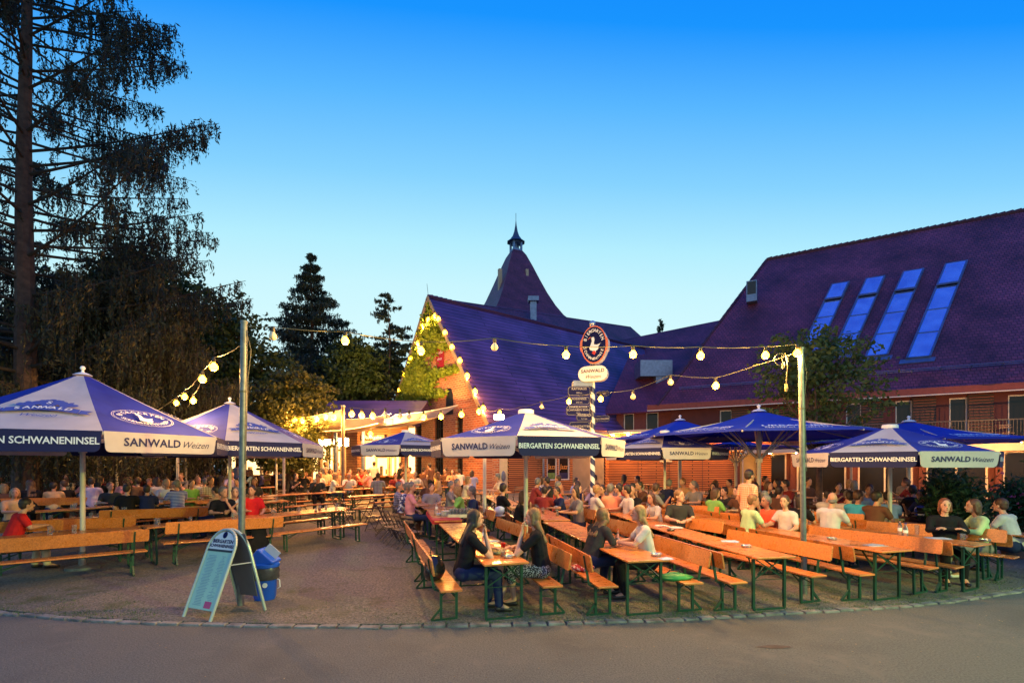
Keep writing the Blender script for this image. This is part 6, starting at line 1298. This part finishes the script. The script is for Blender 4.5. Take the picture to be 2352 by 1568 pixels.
bag(on(1340, 1310, .45), .16, .10, .12, patt('red_scarf', (.42, .03, .03), (.62, .5, .46), 'f', 30), 'red patterned scarf bundled on the bench', 'scarf', 'scarf', 3, False)
bag(on(1549, 1331, .452), .22, .10, .10, mat('green_bag_cloth', (.01, .22, .05), .5, var=.3), 'green bag lying flat on a bench', 'bag', 'bag', 5)
# helmet
def helmet(p, rz, m, label):
    o = tag(empty('helmet', p, R(rz)), label, 'helmet'); b = MB(); n = 24; rows_ = 12
    for i in range(rows_+1):
        t = PI*(.02+.72*i/rows_)
        for k in range(n):
            a = 2*PI*k/n; front = max(0, math.cos(a)); cut = .0; zz = .125*math.cos(t)
            b.v.append((.125*math.sin(t)*math.sin(a), .150*math.sin(t)*math.cos(a), .15+zz+ (.0 if i < 7 else .028*(i-6)*front**2*.9)))
    for i in range(rows_):
        for k in range(n): b.f.append((i*n+k, (i+1)*n+k, (i+1)*n+(k+1) % n, i*n+(k+1) % n)); b.m.append(0)
    b.f.append(tuple(range(n))[::-1]); b.m.append(0); b.build('shell', m, o, True)
    MB().ell((0, .012, .135), (.112, .130, .085), 16).build('lining', M['black'], o, True); MB().lathe([(.13, 0), (.138, .02), (.13, .04)], 20, (0, 0, .035), .86, 1.0).build('chin_guard', m, o, True)
    v_ = MB()
    for i in range(8): a0_, a1_ = R(-60+15*i), R(-45+15*i); v_.add([(.131*math.sin(a), .157*math.cos(a), z) for a, z in ((a0_, .15), (a1_, .15), (a1_, .225), (a0_, .225))], [(0, 1, 2, 3)])
    v_.build('visor', M['pane'], o, True); return o
helmet(on(1148, 1188), -70, mat('white_helmet', (.6, .66, .8), .15, var=.05, coat=.8), 'glossy white open face motorcycle helmet on a table')
helmet(on(2115, 1186), 160, patt('blue_helmet', (.03, .08, .55), (.8, .82, .86), 'f', 6), 'blue and white patterned motorcycle helmet on the right')
# plates, glass tray
pst = on(1028, 1187); ps = tag(empty('plate_stack', pst+Vector((-.03, 0, .012))), 'stack of white plates on the red cloth', 'plates'); s_ = MB()
for i in range(11): s_.lathe([(.08, 0), (.12, .012), (.12, .016), (.08, .006)], 22, (random.uniform(-.004, .004), random.uniform(-.004, .004), i*.0125))
s_.build('plates', M['porc'], ps, True)
ps2 = tag(empty('plate_stack', pst+Vector((-.22, .12, .012))), 'low stack of plates left of the tall plate stack', 'plates'); s_ = MB()
for i in range(5): s_.lathe([(.08, 0), (.12, .012), (.12, .016), (.08, .006)], 22, (random.uniform(-.01, .01), random.uniform(-.01, .01), i*.0125))
s_.build('plates', M['porc'], ps2, True)
tp = pst+Vector((.33, -.02, .012)); tr_ = tag(empty('tray', tp, R(5)), 'pale crate tray carrying the washed beer glasses', 'tray'); b = MB(); b.box((0, 0, .01), (.62, .40, .02))
for s in (-1, 1): b.box((0, s*.2, .04), (.62, .015, .08)); b.box((s*.31, 0, .04), (.015, .40, .08))
b.build('crate', mat('cream_tray', (.62, .55, .45), .5, var=.25, scale=4), tr_)
kq = 0
for i in range(7):
    for j in range(4):
        glass(tp+Vector((-.25+i*.083, -.14+j*.09, .022)), 'empty glass in the pale tray, %s row' % ['front', 'second', 'third', 'back'][j], random.choice([.15, .17, .19]), .036, handle=(i == 6), name='beer_glass', group='glasses in the tray')
bottle(on(1000, 1175)+Vector((0, .2, 0)), 'water bottle in front of the pink shirted guest', 'blue')
# cup etc. on table behind the parasol pole
cu = tag(empty('cup', on(1279, 1171)), 'white mug on the table right of the parasol pole', 'cup'); MB().lathe([(.04, 0), (.048, .12), (.043, .12), (.036, .01), (.001, .01)], 16).build('body', M['porc'], cu, True); MB().tube([(-.045, 0, .10), (-.08, 0, .08), (-.07, 0, .04), (-.042, 0, .03)], .008, 6).build('handle', M['porc'], cu)
ashtray(on(1325, 1181), 'dark ashtray near the white mug', 'black')
# third woman's table
bottle(on(1419, 1252), 'clear bottle with red cap beside the blonde woman', 'red', h=.26); glass(on(1409, 1250), 'tall empty tumbler next to the red capped bottle', .14, .04)
ashtray(on(1507, 1276), 'steel ashtray with blue glow at a table end'); paper(on(1530, 1283), .18, .14, 15, bluep, 'blue printed leaflet under the table end ashtray')
# plates before the man
for (px, py, l_) in ((1520, 1209, 'white bowl left of the dinner plate'), (1552, 1213, 'white dinner plate before the man in dark grey')): plate(on(px, py), .15, label=l_)
ashtray(on(1541, 1219), 'dark square ashtray beside the dinner plate', 'black')
ck = tag(empty('backpack', on(1499, 1222, .45)), 'black cool bag with white lid on the bench', 'bag'); MB().lathe([(.13, 0), (.15, .1), (.15, .30), (.14, .33)], 18).build('body', M['black'], ck, True); MB().lathe([(.142, .33), (.15, .35), (.10, .365), (.01, .367)], 18).build('lid', M['porc'], ck, True)
paper(on(1676, 1243), .26, .2, -20, bluep, 'blue printed leaflet on the third row table'); ashtray(on(1714, 1256), 'round steel ashtray on the third row table')
ashtray(on(1910, 1238), 'steel ashtray on the fourth row table'); paper(on(2010, 1252), .3, .2, 10, M['porc'], 'white menu sheet on the fourth row table')
glass(on(1798, 1203), 'glass with dark drink beside the orange shirted guest', .15, .035, 'black', .4); glass(on(1788, 1196), 'tall dark beer glass before the orange shirted guest', .17, .038, 'black', .5); plate(on(1780, 1198), .12, label='used plate before the orange shirted guest')
bottle(on(1861, 1197), 'clear bottle just right of the lit pole', 'steel'); bottle(on(1867, 1201), 'taller clear bottle right of the lit pole', 'steel', h=.29); glass(on(1852, 1199), 'tumbler left of the two clear bottles', .12)
bottle(on(2067, 1226), 'green capped bottle on the fifth row table', 'green', h=.27); bottle(on(2080, 1229), 'water bottle with blue band on the fifth row table', 'blue', h=.22, r=.038); glass(on(2106, 1227), 'curved beer glass on the fifth row table', .18, .036)
glass(on(2211, 1238), 'mug with a little red drink before the woman in white', .10, .04, 'beer', .3, True); ashtray(on(2263, 1242), 'round steel ashtray at the near end of the fifth row')
paper(on(2155, 1236), .35, .22, -20, bluep, 'menu sheet beside the woman with crossed arms')
glass(on(438, 1198), 'small amber glass on the left table', .12, .035, 'beer', .6)
M['blackj'] = shirtmat('black_jacket', (.012, .012, .013)); jk = tag(empty('jacket', (-5.62, 10.72, .0)), 'black jacket hanging over the left bench backrest', 'jacket'); b = MB(); n = 10
for i in range(9):
    z = .90-.095*i; w_ = .13+.03*math.sin(i*1.3)+.012*i
    b.v += [(w_*math.cos(2*PI*k/n)+.02*math.sin(i*2+k), (.05+.008*i)*math.sin(2*PI*k/n)-.05, z+.01*math.cos(k*2.)) for k in range(n)]
for i in range(8):
    for k in range(n): b.f.append((i*n+k, i*n+(k+1) % n, (i+1)*n+(k+1) % n, (i+1)*n+k)); b.m.append(0)
b.f.append(tuple(range(n))); b.f.append(tuple(8*n+k for k in range(n))[::-1]); b.m += [0, 0]; b.build('cloth', M['blackj'], jk, True, M=Matrix.Rotation(R(45), 4, 'Z')); jk.location.z = g(10.7)
# beer glasses scattered on the crowded tables
k = 0; rg = random.Random(8)
for (tx, ty, ta, tl) in TABS:
    if ty < 10.0 and tx > -6: continue
    n_ = 4 if ty > 10 else 2; tl = ' '.join(tl.split(',')[0].replace('beer table', 'table').split()[:9]) if 'crowd' not in tl else 'the '+tl.split(', ')[1].split()[0]+' crowd table on the left'
    for i in range(n_):
        a = R(ta); t_ = rg.uniform(.2, 2.0); s = rg.uniform(-.2, .2); x, y = tx-math.sin(a)*t_+math.cos(a)*s, ty+math.cos(a)*t_+math.sin(a)*s
        if rg.random() < .75: glass(Vector((x, y, TZ+g(y)+.006)), 'beer glass on '+tl, rg.choice([.15, .18]), .038, rg.choice(['beer', 'beer', None]), rg.uniform(.3, .8), rg.random() < .5, 'beer_glass', 'beer glasses on the crowd tables')
        k += 1
# street lamp behind the photographer: its light falls on the road and front rows
sl = tag(empty('street_lamp', (12.0, -3.0, 0)), 'grey street lamp behind the viewpoint shining on the road', 'street lamp'); MB().tube([(0, 0, 0), (0, 0, 5.2), (0, .3, 5.6), (0, .9, 5.7)], .06, 10).build('post', M['galv'], sl, True)
MB().box((0, 1.05, 5.68), (.3, .5, .1)).build('housing', M['galv'], sl); MB().box((0, 1.05, 5.615), (.24, .42, .02)).build('lens', mat('lamp_glass', (.8, .9, .6), .5, var=0, emit=4, ecol=(.9, 1, .6)), sl)
ld = bpy.data.lights.new('street_lamp_light', 'SPOT'); ld.energy = 11000; ld.spot_size = R(78); ld.spot_blend = .7; ld.color = (.80, 1.0, .20); ld.shadow_soft_size = .14; lo = bpy.data.objects.new('street_lamp_light', ld); COL.objects.link(lo); lo.parent = sl; lo.location = (0, 1.05, 5.58); lo.rotation_euler = (Vector((-7.5, 7.0, -5.6))).to_track_quat('-Z', 'Y').to_euler()
# ============================================================= UNIQUE LABELS
ORD = ['first', 'second', 'third', 'fourth', 'fifth', 'sixth', 'seventh', 'eighth', 'ninth', 'tenth', 'eleventh', 'twelfth']
EXC = ('zzzz',)
by = {}
bpy.context.view_layer.update()
for o in ROOTS:
    if o.parent is None and 'label' in o: by.setdefault(o['label'], []).append(o)
for lab, L in by.items():
    if len(L) < 2 or lab.startswith(EXC): continue
    L.sort(key=lambda o: spx(o.matrix_world.translation)); n = len(L)
    for i, o in enumerate(L):
        if n == 2: s = ('left one', 'right one')[i]
        elif i < 12: s = ORD[i]+' from left'
        elif n-i <= 12: s = ORD[n-1-i]+' from right'
        else: s = '%dth from left' % (i+1)
        o['label'] = lab+', '+s
for o in bpy.data.objects:
    if '_px' in o: del o['_px']
